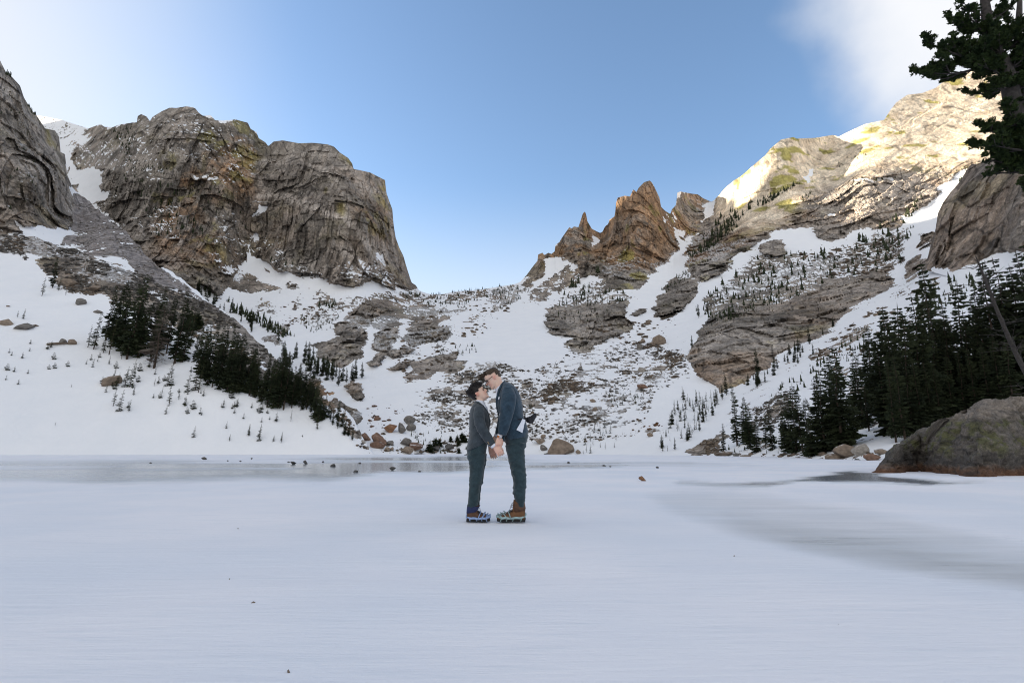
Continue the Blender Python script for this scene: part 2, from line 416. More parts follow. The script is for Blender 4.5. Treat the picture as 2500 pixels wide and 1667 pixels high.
ROCK_MAIN = paint(0.10, [
    # left massif
    (.36, 4, [(80, 270), (150, 285), (225, 310), (215, 345), (160, 372), (140, 330), (95, 300)]),
    (.97, 5, SIL_LEFT[6:] + [(1023, 709), (1023, 640), (1023, 709), (962, 703), (930, 690), (898, 681), (851, 696), (787, 688), (742, 682), (700, 672), (666, 661), (630, 668), (596, 652), (583, 661), (567, 709), (541, 728), (500, 700), (470, 720), (400, 720), (300, 640), (250, 560), (160, 560), (160, 380), (205, 350), (207, 330)]),
    (.97, 4, [(625, 200), (640, 200), (1040, 380), (1040, 709), (960, 703), (880, 690), (640, 600)]),
    (.03, 4, [(1026, 200), (1300, 200), (1300, 640), (1026, 740)]),
    (.62, 8, Z1((560, 800), (760, 760), (900, 700), (1100, 720), (1250, 980), (1290, 1040), (1050, 1060), (900, 1000), (640, 980))),
    (.05, 3, Z1((440, 740), (500, 760), (640, 730), (640, 660), (690, 680), (640, 760), (500, 800), (490, 850), (520, 860), (600, 960), (740, 1000), (740, 1060), (780, 1090), (730, 1120), (820, 1180), (800, 1210), (690, 1230), (780, 1290), (900, 1400), (980, 1480), (960, 1530), (800, 1400), (660, 1250), (560, 1130), (450, 990), (520, 1010), (500, 870), (455, 840))),
    (.15, 3, Z1((1420, 1040), (1500, 1080), (1660, 1060), (1640, 1080), (1460, 1100))),
    (.1, 2, Z2((410, 770), (490, 790), (470, 850), (410, 840), (380, 880), (370, 870), (395, 830))),
    (.08, 2, Z2((360, 1000), (400, 1010), (370, 1055), (345, 1050))), (.12, 2, Z2((340, 1070), (352, 1090), (350, 1150), (362, 1200), (320, 1230), (318, 1180), (336, 1130))),
    (.05, 3, Z2((265, 1280), (320, 1230), (360, 1180), (450, 1220), (560, 1300), (680, 1330), (690, 1350), (560, 1340), (480, 1280), (420, 1260), (490, 1370), (440, 1350), (370, 1300), (330, 1320), (270, 1310))),
    (.25, 4, Z2((1270, 1130), (1340, 1180), (1400, 1260), (1360, 1250), (1290, 1220))),
    # below the massif
    (.08, 6, [(545, 725), (585, 680), (650, 690), (740, 690), (850, 700), (960, 710), (1020, 716), (980, 725), (890, 725), (820, 735), (760, 745), (700, 760), (640, 790), (560, 750)]),
    (.9, 4, Z2((610, 1440), (650, 1405), (710, 1410), (745, 1440), (690, 1475), (630, 1470))),
    (.75, 5, Z2((270, 1290), (380, 1330), (500, 1400), (620, 1480), (430, 1450), (250, 1440), (150, 1420), (240, 1360))),
    (.42, 8, Z4((230, 250), (330, 240), (420, 320), (420, 400), (280, 400), (210, 330))),
    # rocks of the headwall
    (.95, 4, Z4((660, 600), (740, 590), (830, 530), (820, 450), (900, 440), (1000, 450), (1060, 480), (1085, 540), (1080, 590), (1040, 640), (1000, 700), (950, 760), (880, 790), (840, 760), (760, 710), (745, 680), (690, 650))),
    (.66, 5, Z4((900, 360), (1060, 270), (1200, 240), (1400, 300), (1500, 270), (1700, 330), (1860, 290), (1830, 340), (1700, 400), (1660, 470), (1750, 470), (1690, 560), (1580, 600), (1430, 610), (1340, 570), (1340, 520), (1440, 440), (1400, 420), (1330, 480), (1310, 560), (1250, 660), (1200, 740), (1130, 770), (1090, 740), (1120, 650), (1130, 570), (1190, 490), (1110, 480), (1070, 480), (1000, 450), (920, 440))),
    (.93, 3, Z4((930, 400), (1050, 300), (1200, 270), (1280, 300), (1180, 380), (1110, 470), (1030, 470), (990, 430))),
    (.93, 3, Z4((1130, 520), (1200, 470), (1300, 480), (1290, 570), (1220, 640), (1130, 630))), (.95, 3, Z4((1090, 740), (1130, 680), (1200, 660), (1200, 720), (1150, 768), (1100, 765))),
    (.93, 3, Z4((1335, 560), (1440, 490), (1560, 450), (1700, 490), (1750, 470), (1700, 550), (1560, 590), (1430, 612))), (.9, 2, ell(963, 861, 24, 12)), (.9, 2, ell(988, 853, 14, 12)), (.9, 3, Z4((1250, 770), (1400, 700), (1480, 700), (1390, 770), (1300, 785))),
    (.7, 4, Z4((1350, 870), (1450, 790), (1450, 720), (1550, 690), (1680, 650), (1720, 610), (1770, 640), (1760, 700), (1840, 720), (1840, 770), (1700, 820), (1620, 810), (1600, 850), (1400, 890))),
    (.96, 3, Z4((1680, 790), (1700, 730), (1780, 710), (1850, 720), (1840, 760), (1780, 800), (1710, 820))), (.96, 3, Z4((1690, 690), (1710, 620), (1760, 640), (1750, 690))),
    (.92, 2, Z4((540, 310), (570, 320), (570, 345), (515, 340))), (.92, 2, Z4((420, 480), (500, 450), (510, 500), (440, 510))), (.8, 3, Z4((280, 520), (400, 500), (500, 570), (460, 600), (330, 590))),
    (.55, 6, Z4((600, 300), (900, 330), (830, 430), (650, 480))), (.5, 7, Z4((700, 200), (1060, 230), (1400, 190), (1500, 250), (1200, 240), (900, 330), (720, 330))),
    (.52, 6, Z4((1000, 220), (1300, 180), (1560, 220), (1900, 170), (2195, 140), (2195, 220), (1900, 290), (1400, 280))),
    (.5, 5, Z4((1780, 430), (1900, 380), (2100, 360), (2195, 300), (2195, 340), (2000, 410), (1850, 440))),
    (.9, 3, Z4((890, 920), (960, 870), (1050, 900), (1110, 990), (1100, 1020), (1040, 1030), (1000, 1000), (950, 960))), (.85, 3, Z4((770, 1090), (850, 1010), (960, 1080), (1040, 1130), (1050, 1180), (990, 1260), (940, 1240), (900, 1180), (850, 1130))),
    (.75, 4, Z4((560, 860), (700, 820), (760, 950), (850, 950), (820, 980), (640, 980))),
    # speckled talus of the bowl
    (.43, 14, [(1000, 1010), (1030, 960), (1120, 905), (1190, 880), (1300, 905), (1420, 850), (1560, 830), (1680, 855), (1690, 900), (1600, 960), (1560, 1040), (1430, 1060), (1300, 1060), (1180, 1060), (1060, 1040)]),
    (.52, 10, ZC((480, 690), (640, 560), (800, 420), (1000, 380), (1100, 440), (880, 580), (640, 640))), (.5, 8, [(1040, 985), (1100, 930), (1180, 890), (1230, 895), (1170, 960), (1100, 1000)]),
    (.46, 10, ZC((1350, 420), (1700, 250), (1880, 260), (1800, 340), (1560, 480), (1400, 480))), (.45, 6, ZC((1400, 900), (1600, 880), (1640, 1000), (1520, 1040))), (.5, 5, ZC((1830, 1220), (2000, 1100), (2150, 1060), (2200, 1180), (1950, 1240))),
    (.03, 16, [(1150, 800), (1250, 770), (1320, 830), (1400, 855), (1330, 880), (1230, 860), (1150, 860)]),
    # spires and the outcrops below
    (.95, 4, ZF((230, 915), (350, 700), (400, 640), (460, 640), (600, 440), (720, 300), (850, 480), (960, 200), (1200, 80), (1380, 360), (1410, 480), (1400, 580), (1440, 600), (1450, 700), (1380, 750), (1300, 780), (1270, 840), (1170, 890), (1170, 940), (1080, 960), (900, 960), (780, 1000), (770, 960), (830, 870), (700, 870), (650, 770), (560, 720), (500, 720), (440, 760), (390, 850), (330, 920), (280, 960))),
    (.6, 5, ZF((0, 970), (230, 915), (330, 920), (280, 980), (120, 1090), (0, 1140))), (.6, 4, ZF((480, 830), (560, 760), (680, 800), (690, 900), (560, 960), (480, 1000), (400, 1090), (240, 1060), (330, 960), (440, 880))),
    (.12, 3, ZF((440, 720), (520, 720), (470, 820), (380, 880), (330, 930), (390, 850))), (.1, 3, ZF((780, 530), (850, 530), (830, 620), (800, 600))), (.35, 4, ZF((1260, 360), (1340, 380), (1400, 470), (1330, 440))),
    (.45, 6, ZF((420, 1120), (600, 960), (760, 900), (880, 950), (1070, 960), (1140, 980), (1060, 1060), (900, 1050), (800, 1090), (650, 1100), (500, 1090))),
    (.94, 4, ZF((370, 1230), (420, 1150), (500, 1090), (650, 1100), (800, 1090), (900, 1050), (1050, 1030), (1070, 1230), (980, 1310), (880, 1370), (740, 1450), (640, 1440), (540, 1400), (640, 1330), (480, 1310), (420, 1280))),
    (.93, 3, ZF((1375, 380), (1420, 200), (1600, 200), (1690, 290), (1620, 330), (1640, 430), (1560, 540), (1480, 570), (1440, 530), (1400, 470))),
    # right wall
    (.96, 4, [(1736, 520), (1736, 480), (1900, 320), (2200, 200), (2500, 80), (2800, 40), (2800, 420)] + ZG((1740, 690), (1560, 790), (1560, 850), (1400, 960), (1300, 980), (1300, 1060), (1100, 1080), (1000, 1130), (780, 1120), (720, 1060), (500, 1070), (380, 1180), (290, 1230), (240, 1290), (130, 1350), (0, 1410), (-80, 1300), (-50, 1180), (0, 1100), (100, 950))),
    (.05, 3, ZG((40, 940), (90, 900), (110, 940), (80, 1000), (50, 1030))), (.08, 3, ZG((680, 740), (750, 680), (740, 720), (700, 800), (690, 790))),
    (.2, 3, ZG((960, 750), (1280, 735), (1280, 755), (1010, 775))), (.2, 3, ZG((810, 970), (880, 960), (890, 990), (830, 985))),
    (.93, 3, ZF((1250, 1080), (1310, 960), (1400, 890), (1550, 880), (1570, 950), (1530, 1050), (1440, 1150), (1330, 1190), (1260, 1170))),
    (.9, 3, ZF((1090, 1140), (1120, 1110), (1180, 1110), (1150, 1150))), (.9, 3, ZF((1200, 1120), (1220, 1090), (1260, 1100), (1250, 1160))),
    (.58, 8, ZG((160, 1420), (260, 1320), (420, 1230), (560, 1230), (760, 1200), (1000, 1150), (1250, 1080), (1400, 1060), (1330, 1200), (1270, 1340), (1150, 1340), (900, 1380), (600, 1500), (300, 1560), (100, 1568))),
    (.08, 6, ZG((500, 1080), (720, 1060), (700, 1130), (640, 1190), (580, 1220), (540, 1110))), (.06, 6, ZG((640, 1230), (900, 1150), (1100, 1080), (1100, 1120), (900, 1210), (720, 1240))),
    (.94, 3, ZG((400, 1190), (480, 1130), (550, 1160), (570, 1220), (480, 1250))),
    (.95, 4, ZI((200, 800), (240, 660), (300, 560), (300, 440), (420, 380), (600, 330), (800, 300), (1000, 330), (1350, 270), (1410, 320), (1330, 400), (1200, 460), (1100, 540), (990, 640), (860, 700), (720, 780), (650, 850), (560, 880), (450, 960), (340, 1000), (350, 960), (290, 900))),
    (.60, 6, ZI((300, 440), (420, 360), (700, 290), (1000, 300), (950, 380), (760, 470), (560, 480), (300, 560))),
    (.05, 3, ZG((1740, 680), (1560, 790), (1540, 900), (1380, 950), (1400, 1050), (1330, 1160), (1270, 1330), (1260, 1400), (1060, 1568), (1380, 1568), (1560, 1330), (1540, 1270), (1500, 1200), (1400, 1220), (1430, 1080), (1530, 1000), (1560, 900), (1720, 740))),
    (.95, 3, ZG((1310, 1390), (1330, 1290), (1400, 1240), (1480, 1240), (1550, 1290), (1540, 1320), (1430, 1370))), (.9, 3, ZG((1270, 1290), (1300, 1245), (1340, 1250), (1320, 1300))),
    (.9, 3, ZG((1400, 1220), (1430, 1090), (1520, 1070), (1520, 1180), (1460, 1190))),
    # tree slope on the right
    (.27, 8, ZI((340, 1010), (500, 960), (720, 800), (860, 710), (1100, 550), (1420, 330), (1680, 210), (2300, 150), (2300, 1200), (1300, 1290), (340, 1330))),
    (.5, 8, ZI((900, 770), (1100, 620), (1250, 560), (1250, 640), (1060, 760), (940, 840))), (.55, 8, ZI((560, 1110), (760, 1000), (820, 1060), (700, 1140), (560, 1160))), (.45, 4, ZI((1500, 370), (1660, 310), (1640, 360), (1540, 400))), (.5, 5, ZI((1410, 390), (1480, 370), (1450, 420))),
    (.6, 3, ZI((160, 1340), (260, 1260), (400, 1200), (430, 1230), (260, 1350))),
])

LIT_WARM = paint(0.0, [  # sunlight painted into the rock colour of the high right wall
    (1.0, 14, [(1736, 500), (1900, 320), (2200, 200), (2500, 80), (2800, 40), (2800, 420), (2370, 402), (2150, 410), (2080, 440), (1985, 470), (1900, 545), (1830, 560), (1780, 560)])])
WARM = paint(0.15, [  # iron-stained and lichened rock
    (.8, 20, [(440, 260), (620, 300), (625, 480), (540, 480), (430, 420)]), (.75, 6, [(560, 300), (612, 310), (622, 440), (600, 470), (570, 420)]), (.75, 20, [(330, 380), (500, 420), (560, 640), (400, 620)]),
    (.05, 12, [(640, 360), (800, 360), (840, 480), (760, 500), (640, 470)]), (.5, 10, [(860, 420), (945, 440), (965, 600), (880, 560)]),
    (.8, 14, [(1300, 620), (1428, 500), (1590, 430), (1730, 480), (1700, 560), (1560, 700), (1450, 640), (1340, 640)]), (.9, 6, ZF((1010, 640), (1090, 600), (1150, 680), (1170, 900), (1050, 940), (1000, 760))),
    (.6, 10, ZF((1360, 300), (1660, 260), (1640, 440), (1480, 560))), (.55, 20, [(1760, 560), (1900, 420), (1980, 380), (1990, 480), (1850, 600), (1760, 680)]), (.6, 10, ZI((0, 100), (350, 150), (330, 260), (230, 300))),
    (.5, 20, ZI((200, 800), (300, 660), (700, 620), (900, 560), (1100, 540), (700, 800), (350, 1000))), (.5, 20, [(2230, 420), (2330, 420), (2310, 450)]), (.9, 6, Z4((650, 600), (840, 590), (900, 640), (700, 640))), (.9, 5, Z4((880, 900), (1050, 1230), (700, 1250), (560, 850)))])
LEDGE = paint(0.5, [(.3, 20, [(640, 360), (940, 440), (960, 640), (700, 620)]), (.9, 20, [(160, 330), (330, 300), (420, 420), (460, 640), (250, 560)]), (.62, 20, [(400, 280), (600, 300), (620, 560), (460, 560)]), (.92, 20, [(430, 580), (600, 580), (930, 650), (960, 700), (560, 720)]),
    (.05, 14, [(1736, 500), (1900, 320), (2200, 200), (2500, 80), (2800, 40), (2800, 420), (2000, 540)]), (.12, 14, ZI((200, 800), (240, 660), (300, 600), (620, 520), (900, 430), (1350, 300), (1410, 320), (1100, 540), (720, 800), (340, 1000))), (.3, 10, ZF((370, 1230), (500, 1090), (1050, 1030), (1070, 1230), (740, 1450))), (.25, 12, [(1760, 700), (1900, 560), (2250, 420), (2300, 430), (2200, 560), (1960, 600)]),
    (.3, 12, Z4((660, 600), (830, 450), (1085, 540), (950, 760))), (.35, 20, ZF((1250, 1080), (1400, 890), (1570, 900), (1440, 1150)))])
PALE = paint(0.0, [
    (.9, 3, stroke(17, *Z2((410, 715), (560, 705), (640, 725), (820, 790), (960, 865), (1060, 880), (1150, 960), (1230, 1060), (1320, 1200), (1380, 1280)))), (.8, 2, stroke(10, *Z2((430, 455), (540, 460), (620, 452)))),
    (.7, 2, stroke(10, *Z2((760, 455), (880, 490), (980, 570), (1040, 680)))), (.6, 3, stroke(14, *Z2((1030, 600), (1090, 760), (1090, 890)))), (.5, 8, Z2((1130, 520), (1320, 600), (1300, 760), (1180, 700))), (.7, 6, Z2((960, 1060), (1120, 1120), (1230, 1250), (1180, 1330), (1080, 1200))),
    (.5, 6, Z2((1270, 1060), (1440, 1130), (1420, 1250), (1300, 1260))), (.4, 4, stroke(13, *Z1((1160, 700), (1320, 830), (1400, 880), (1680, 1010)))), (.4, 8, Z1((740, 1000), (900, 1030), (880, 1090), (760, 1090))),
    (.6, 5, ZF((1000, 500), (1100, 390), (1200, 430), (1100, 420), (990, 520))), (.6, 6, ZI((250, 240), (350, 190), (330, 250), (260, 290))), (.35, 20, ZI((300, 600), (700, 620), (860, 720), (600, 860), (340, 960))), (.4, 16, ZI((700, 320), (1400, 280), (1330, 400), (1100, 520), (900, 440))),
    (.35, 16, ZF((560, 1100), (800, 1100), (1060, 1180), (760, 1440), (560, 1400))), (.45, 14, ZG((800, 800), (1500, 680), (1500, 900), (1100, 1050), (780, 1100)))])
LICHEN = paint(0.0, [(.8, 3, Z2((950, 580), (975, 590), (965, 640), (930, 700), (920, 680))), (.8, 4, Z2((1020, 780), (1050, 740), (1080, 780), (1085, 870), (1050, 875), (1015, 850))), (.8, 4, Z2((1330, 595), (1385, 600), (1390, 720), (1430, 800), (1420, 830), (1370, 790), (1340, 700))), (.6, 4, Z2((240, 330), (330, 330), (390, 430), (390, 640), (320, 620), (230, 460))),
    (.6, 4, Z2((1000, 360), (1130, 440), (1130, 490), (1060, 450))), (.5, 5, Z1((1500, 880), (1580, 860), (1560, 1000), (1510, 980))), (.5, 6, Z1((1200, 820), (1380, 880), (1330, 960), (1220, 900))), (.6, 3, Z1((340, 660), (430, 700), (440, 830), (370, 800)))])
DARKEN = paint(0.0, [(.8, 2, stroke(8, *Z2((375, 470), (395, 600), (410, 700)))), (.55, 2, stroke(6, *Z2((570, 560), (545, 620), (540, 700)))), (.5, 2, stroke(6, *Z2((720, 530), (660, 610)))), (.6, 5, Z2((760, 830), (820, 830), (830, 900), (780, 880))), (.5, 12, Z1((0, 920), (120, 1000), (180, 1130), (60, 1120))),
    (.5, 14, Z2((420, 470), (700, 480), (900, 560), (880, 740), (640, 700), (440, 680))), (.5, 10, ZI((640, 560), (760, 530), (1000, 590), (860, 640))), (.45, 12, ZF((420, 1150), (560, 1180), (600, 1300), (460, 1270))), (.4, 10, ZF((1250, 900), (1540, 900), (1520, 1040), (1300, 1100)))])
def rock_colour(P, px, py, warm, lit_tint, scree=None):
    """albedo of bare rock from its place on the mountain"""
    n1 = fbm(P / 38.0, 4); n2 = fbm(P / 9.0 + 40, 4, .6); n3 = fbm(P / 70.0 + 90, 3)
    stv = fbm(P * np.array([1 / 5., 1 / 5., 1 / 60.]) + 5, 3)
    c = lerp(np.array([.275, .255, .238]), np.array([.195, .178, .16]), sstep(-.5, .6, n1)[..., None])
    c = lerp(c, np.array([.30, .275, .25]), (sstep(.25, .8, n2) * .55)[..., None])
    c = lerp(c, np.array([.30, .18, .095]), (np.clip(warm * 1.25, 0, 1) * sstep(-.25, .55, n3 + .5 * n2))[..., None] * .75)
    c = lerp(c, np.array([.235, .215, .065]), (warm * sstep(.30, .62, fbm(P / 15. + 200, 4)))[..., None] * .8)
    c = lerp(c, np.array([.075, .07, .066]), (sstep(.15, .75, stv) * .55 * (1 - lit_tint))[..., None])
    cr = lerp(np.array([.70, .60, .47]), np.array([.55, .45, .34]), sstep(-.3, .6, n2)[..., None])  # lighter, warmer rock colour that stands in for sunlight
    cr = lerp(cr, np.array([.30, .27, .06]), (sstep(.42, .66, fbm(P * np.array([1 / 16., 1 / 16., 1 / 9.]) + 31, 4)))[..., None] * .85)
    c = lerp(c, cr, lit_tint[..., None])
    pl = look(PALE, px + n2 * 5, py + n1 * 5)
    c = c * (1 + .35 * cell((P + n2[..., None] * 3) / np.array([6., 9., 9.])) * (1 - lit_tint * .5))[..., None]
    crack = ridged(P * np.array([1 / 14., 1 / 14., 1 / 26.]) + 3 * 0, 3)
    c = c * lerp(1, .45, sstep(.62, .9, crack))[..., None]
    c = c * lerp(1.0, 1.15, lit_tint)[..., None]
    c = lerp(c, np.array([.46, .425, .395]), (pl * .9 * sstep(-1.0, .1, n2))[..., None])
    c = lerp(c, np.array([.27, .235, .07]), (look(LICHEN, px + n2 * 5, py + n1 * 5) * sstep(-.5, .4, n2 + .5 * stv))[..., None] * .8)
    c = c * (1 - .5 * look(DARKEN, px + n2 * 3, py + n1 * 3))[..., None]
    return c * lerp(np.array([1.20, 1.15, 1.10]), np.array([1., 1., 1.]), lit_tint[..., None])

def build_sheet(x0, x1, step, top, bottom, depthf, rockmask, rows, dip, backlen=1.0, roughtop=0, warm=WARM, lit_tint=LIT_WARM, ledge=LEDGE, scree=None, talus=None):
    px1 = np.arange(x0, x1 + .1, step)
    tp = np.array(top, float); bt = np.array(bottom, float)
    ty = np.interp(px1, tp[:, 0], tp[:, 1]); by = np.interp(px1, bt[:, 0], bt[:, 1])
    if roughtop:
        z0 = np.zeros_like(px1); ty = ty + roughtop * np.clip((px1 - 150) / 60, 0, 1) * np.clip((905 - px1) / 40, 0, 1) * (1.3 * fbm(np.stack([px1 / 60., z0, z0], -1), 3) + .8 * fbm(np.stack([px1 / 11., z0 + 5, z0], -1), 3))
    ry = np.arange(ty.min(), by.max() + rows, rows)[:, None]
    py = np.clip(ry, ty[None], by[None])
    px = np.broadcast_to(px1[None], py.shape).copy()
    # coarse depth then bilinear
    gx = np.arange(x0 - 20, x1 + 30, 14.0); gy = np.arange(ty.min() - 20, by.max() + 30, 14.0)
    G = depthf(*np.meshgrid(gx, gy))
    fx = (px - gx[0]) / 14; fy = (py - gy[0]) / 14
    i = np.clip(fx.astype(int), 0, len(gx) - 2); j = np.clip(fy.astype(int), 0, len(gy) - 2); fx -= i; fy -= j
    Y = (G[j, i] * (1 - fx) + G[j, i + 1] * fx) * (1 - fy) + (G[j + 1, i] * (1 - fx) + G[j + 1, i + 1] * fx) * fy
    P = at(px, py, Y)
    sc = Y / 300.0
    def normals(P):
        du = np.gradient(P, axis=1); dv = np.gradient(P, axis=0)
        n = np.cross(dv, du)
        n /= np.linalg.norm(n, axis=-1, keepdims=True) + 1e-9
        n[np.abs(n).sum(-1) < .5] = (0, -.9, .44)
        return n
    N = normals(P)
    s = np.sign((N * (np.array([0, 0, CAMH]) - P)).sum(-1, keepdims=True)); N = N * np.where(s == 0, 1, s)
    # world-anchored warp of the mask edges
    w1 = fbm(P / 22.0 + 3, 4, .6); w2 = fbm(P / 22.0 + 77, 4, .6)
    rk = look(rockmask, px + w1 * 16, py + w2 * 12)
    soft = look(blur(rockmask, 9), px, py)
    fine = fbm(P / 5.5 + 11, 4, .65)
    fine2 = fbm(P / 1.9 + 50, 3, .6)
    speck = fbm(P / 1.15 + 88, 3, .6)
    rock = sstep(.38, .58, rk + .24 * fine + .20 * fine2 + .16 * speck)
    # relief
    if dip is None: dip = np.radians(np.interp(px, [0, 1000, 1280, 1500, 1720, 1950, 2800], [0, 0, 22, 18, 42, 55, 58]))
    c, sn = np.cos(dip), np.sin(dip)
    Q = np.stack([P[..., 0] * c - P[..., 2] * sn, P[..., 1], P[..., 0] * sn + P[..., 2] * c], -1)
    wq = np.stack([fbm(P / 30. + 7, 3), fbm(P / 30. + 19, 3), fbm(P / 30. + 33, 3)], -1)
    big = fbm(Q / np.array([60., 70., 130.]) + 1, 4)
    b1 = cell((Q + wq * 3) / np.array([19., 30., 62.])); b2 = cell((Q + wq * 2.2) / np.array([8., 13., 24.]) + 9); b3 = cell((Q + wq * 1.6) / np.array([3.4, 6., 8.]) + 23)
    rg = ridged(Q / np.array([24., 26., 75.]) + 4, 4)
    disp_r = 8 * big + 5.0 * b1 + 3.0 * b2 + 1.5 * b3 + 7.0 * (rg - .4) + .8 * fine + .5 * fine2
    disp_s = 1.6 * fbm(P / 26. + 60, 3) + .25 * fine
    boul = np.maximum(0, fbm(P / 2.6 + 140, 2)) * 1.6
    tal = look(talus, px, py) if talus is not None else np.clip(1 - np.abs(rk - .5) * 3.2, 0, 1)
    hard = sstep(.7, .9, rk)
    d = lerp(disp_s + soft * 6, disp_r * .85 + soft * 8, hard) + tal * rock * boul
    cm = look(lit_tint, px + w1 * 14, py + w2 * 14)
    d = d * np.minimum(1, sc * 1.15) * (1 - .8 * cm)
    edge = np.clip((by[None] - py) / 30, 0, 1) * (.16 + .84 * np.clip((py - ty[None]) / 60, 0, 1))
    ray = P - np.array([0, 0, CAMH]); ray /= np.linalg.norm(ray, axis=-1, keepdims=True)
    P2 = P - ray * (d * edge * 1.15)[..., None] + N * ((.9 * b3 + .5 * fine2) * hard * .5 * edge * (1 - .9 * cm))[..., None]
    # snow lies where it is not too steep
    N2 = normals(P2)
    s = np.sign((N2 * (np.array([0, 0, CAMH]) - P2)).sum(-1, keepdims=True)); N2 = N2 * np.where(s == 0, 1, s)
    nz = N2[..., 2]
    led = look(ledge, px, py)
    snow = 1 - rock
    drift = sstep(.52, .70, nz + .26 * fine2 + .14 * fine + .16 * speck) * led * sstep(-.45, .25, fbm(P / 45. + 300, 3) + led - .55)
    snow = np.maximum(snow, drift * .95)
    cm = look(lit_tint, px + w1 * 14, py + w2 * 14)
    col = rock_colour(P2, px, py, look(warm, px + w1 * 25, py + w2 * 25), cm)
    if scree is not None:
        sv = look(scree, px + w1 * 10, py + w2 * 10)
        g = lerp(np.array([.33, .30, .295]), np.array([.20, .18, .175]), sstep(-.6, .6, fine2)[..., None])
        g = lerp(g, np.array([.25, .2, .17]), (sstep(.1, .8, fine))[..., None] * .5)
        col = lerp(col, g, sv[..., None])
        snow = lerp(snow, sstep(.30, .62, fbm(P / 14. + 400, 4) + .45 * fine2), sv * .9)
    # far side of the crest
    back = []
    for k, (b, dz) in enumerate([(3, .3), (9, 2), (20, 8), (45, 28), (90, 75), (150, 150)]):
        q = P2[0].copy()
        h = q[:, :2] / np.linalg.norm(q[:, :2], axis=1, keepdims=True)
        q[:, :2] += h * b * backlen * sc[0][:, None]
        q[:, 2] -= dz * backlen * sc[0] + 1.5 * fbm(q / 12. + k, 3)
        q[:, 2] = np.maximum(q[:, 2], -1.0)
        back.append(q)
    nb = len(back)
    Pall = np.concatenate([np.array(back[::-1]), P2])
    pad = lambda a: np.concatenate([np.repeat(a[:1], nb, 0), a])
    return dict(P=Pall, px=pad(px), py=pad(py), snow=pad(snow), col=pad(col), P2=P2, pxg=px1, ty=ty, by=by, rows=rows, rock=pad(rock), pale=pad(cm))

def ground(S, px, py):
    """point of a built sheet seen through (px, py)"""
    i = int(np.clip(round((px - S['pxg'][0]) / (S['pxg'][1] - S['pxg'][0])), 0, len(S['pxg']) - 1))
    py = min(max(py, S['ty'][i]), S['by'][i])
    j = int(np.clip(round((py - S['ty'].min()) / S['rows']), 0, S['P2'].shape[0] - 1))
    return Vector(S['P2'][j, i])

def emit(name, S, c0, c1):
    P = S['P'][:, c0:c1]
    v = S['py'][:, c0:c1]; nb = P.shape[0] - S['P2'].shape[0]
    dv = np.abs(np.diff(v, axis=0)) > 1e-6
    keep = dv[:, :-1] | dv[:, 1:]
    keep[:nb] = True
    me = grid_mesh(name, P, smooth=(S['snow'][:, c0:c1] > .6), keep=keep)
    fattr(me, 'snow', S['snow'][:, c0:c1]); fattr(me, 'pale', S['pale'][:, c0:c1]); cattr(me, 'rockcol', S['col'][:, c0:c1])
    return struct(name, me, M_TERRAIN)

STEP = 2.0
dm = tps(DEPTH_MAIN)
BOT_MAIN = [(40, 1116), (300, 1115), (600, 1113), (900, 1112), (1100, 1111), (1300, 1112), (1500, 1113), (1700, 1116), (1900, 1121), (2000, 1124), (2100, 1128), (2300, 1135), (2600, 1142), (2760, 1146)]
S1 = build_sheet(40, 2760, STEP, SIL, BOT_MAIN, dm, ROCK_MAIN, 2.0, None)
cuts = [0, int((1026 - 40) / STEP), int((1736 - 40) / STEP), S1['P'].shape[1]]
for nm, a, b in (('mountain_left', cuts[0], cuts[1] + 1), ('valley_headwall', cuts[1], cuts[2] + 1), ('mountain_right', cuts[2], cuts[3])):
    emit(nm, S1, a, b)
print('sheet1', time.time() - T0)

# ---- the near slope on the left with its cliff, scree and snow
TOP_L = [(-900, -160), (-500, -60), (-250, 20), (-100, 90), (0, 148), (14, 176), (29, 188), (49, 210), (59, 240), (77, 269), (89, 282), (110, 314), (134, 319), (145, 336), (147, 371), (159, 378), (163, 425), (178, 462), (200, 478), (223, 492), (255, 520), (306, 563), (350, 610), (392, 650),
         (440, 680), (490, 715), (533, 752), (592, 792), (629, 831), (655, 860), (700, 893), (740, 925), (780, 960), (810, 985), (850, 1020), (880, 1060), (900, 1095), (912, 1109)]
BOT_L = [(-900, 1118), (-300, 1114), (0, 1113), (500, 1112), (912, 1112)]
DEPTH_L = [(-300, 1111, 104), (0, 1110, 111), (400, 1109, 119), (700, 1109, 122), (912, 1109, 124), (-300, 1000, 112), (0, 1000, 120), (300, 1000, 127), (600, 1000, 130), (800, 1000, 133), (-300, 850, 132), (0, 850, 144), (300, 850, 152), (500, 850, 152), (650, 870, 150),
    (-300, 700, 165), (0, 700, 181), (200, 700, 190), (400, 740, 190), (560, 790, 176), (-300, 560, 205), (0, 560, 235), (100, 600, 228), (250, 600, 240), (350, 640, 235), (185, 545, 290), (220, 500, 310), (306, 563, 275), (440, 680, 228), (533, 752, 205), (592, 792, 185),
    (655, 860, 160), (740, 925, 148), (850, 1020, 130), (900, 1095, 124), (0, 148, 268), (0, 350, 252), (89, 282, 290), (110, 430, 268), (160, 380, 312), (165, 460, 300), (-300, 0, 260), (-300, 300, 235), (-900, -160, 240), (-900, 600, 170), (-900, 1100, 98)]
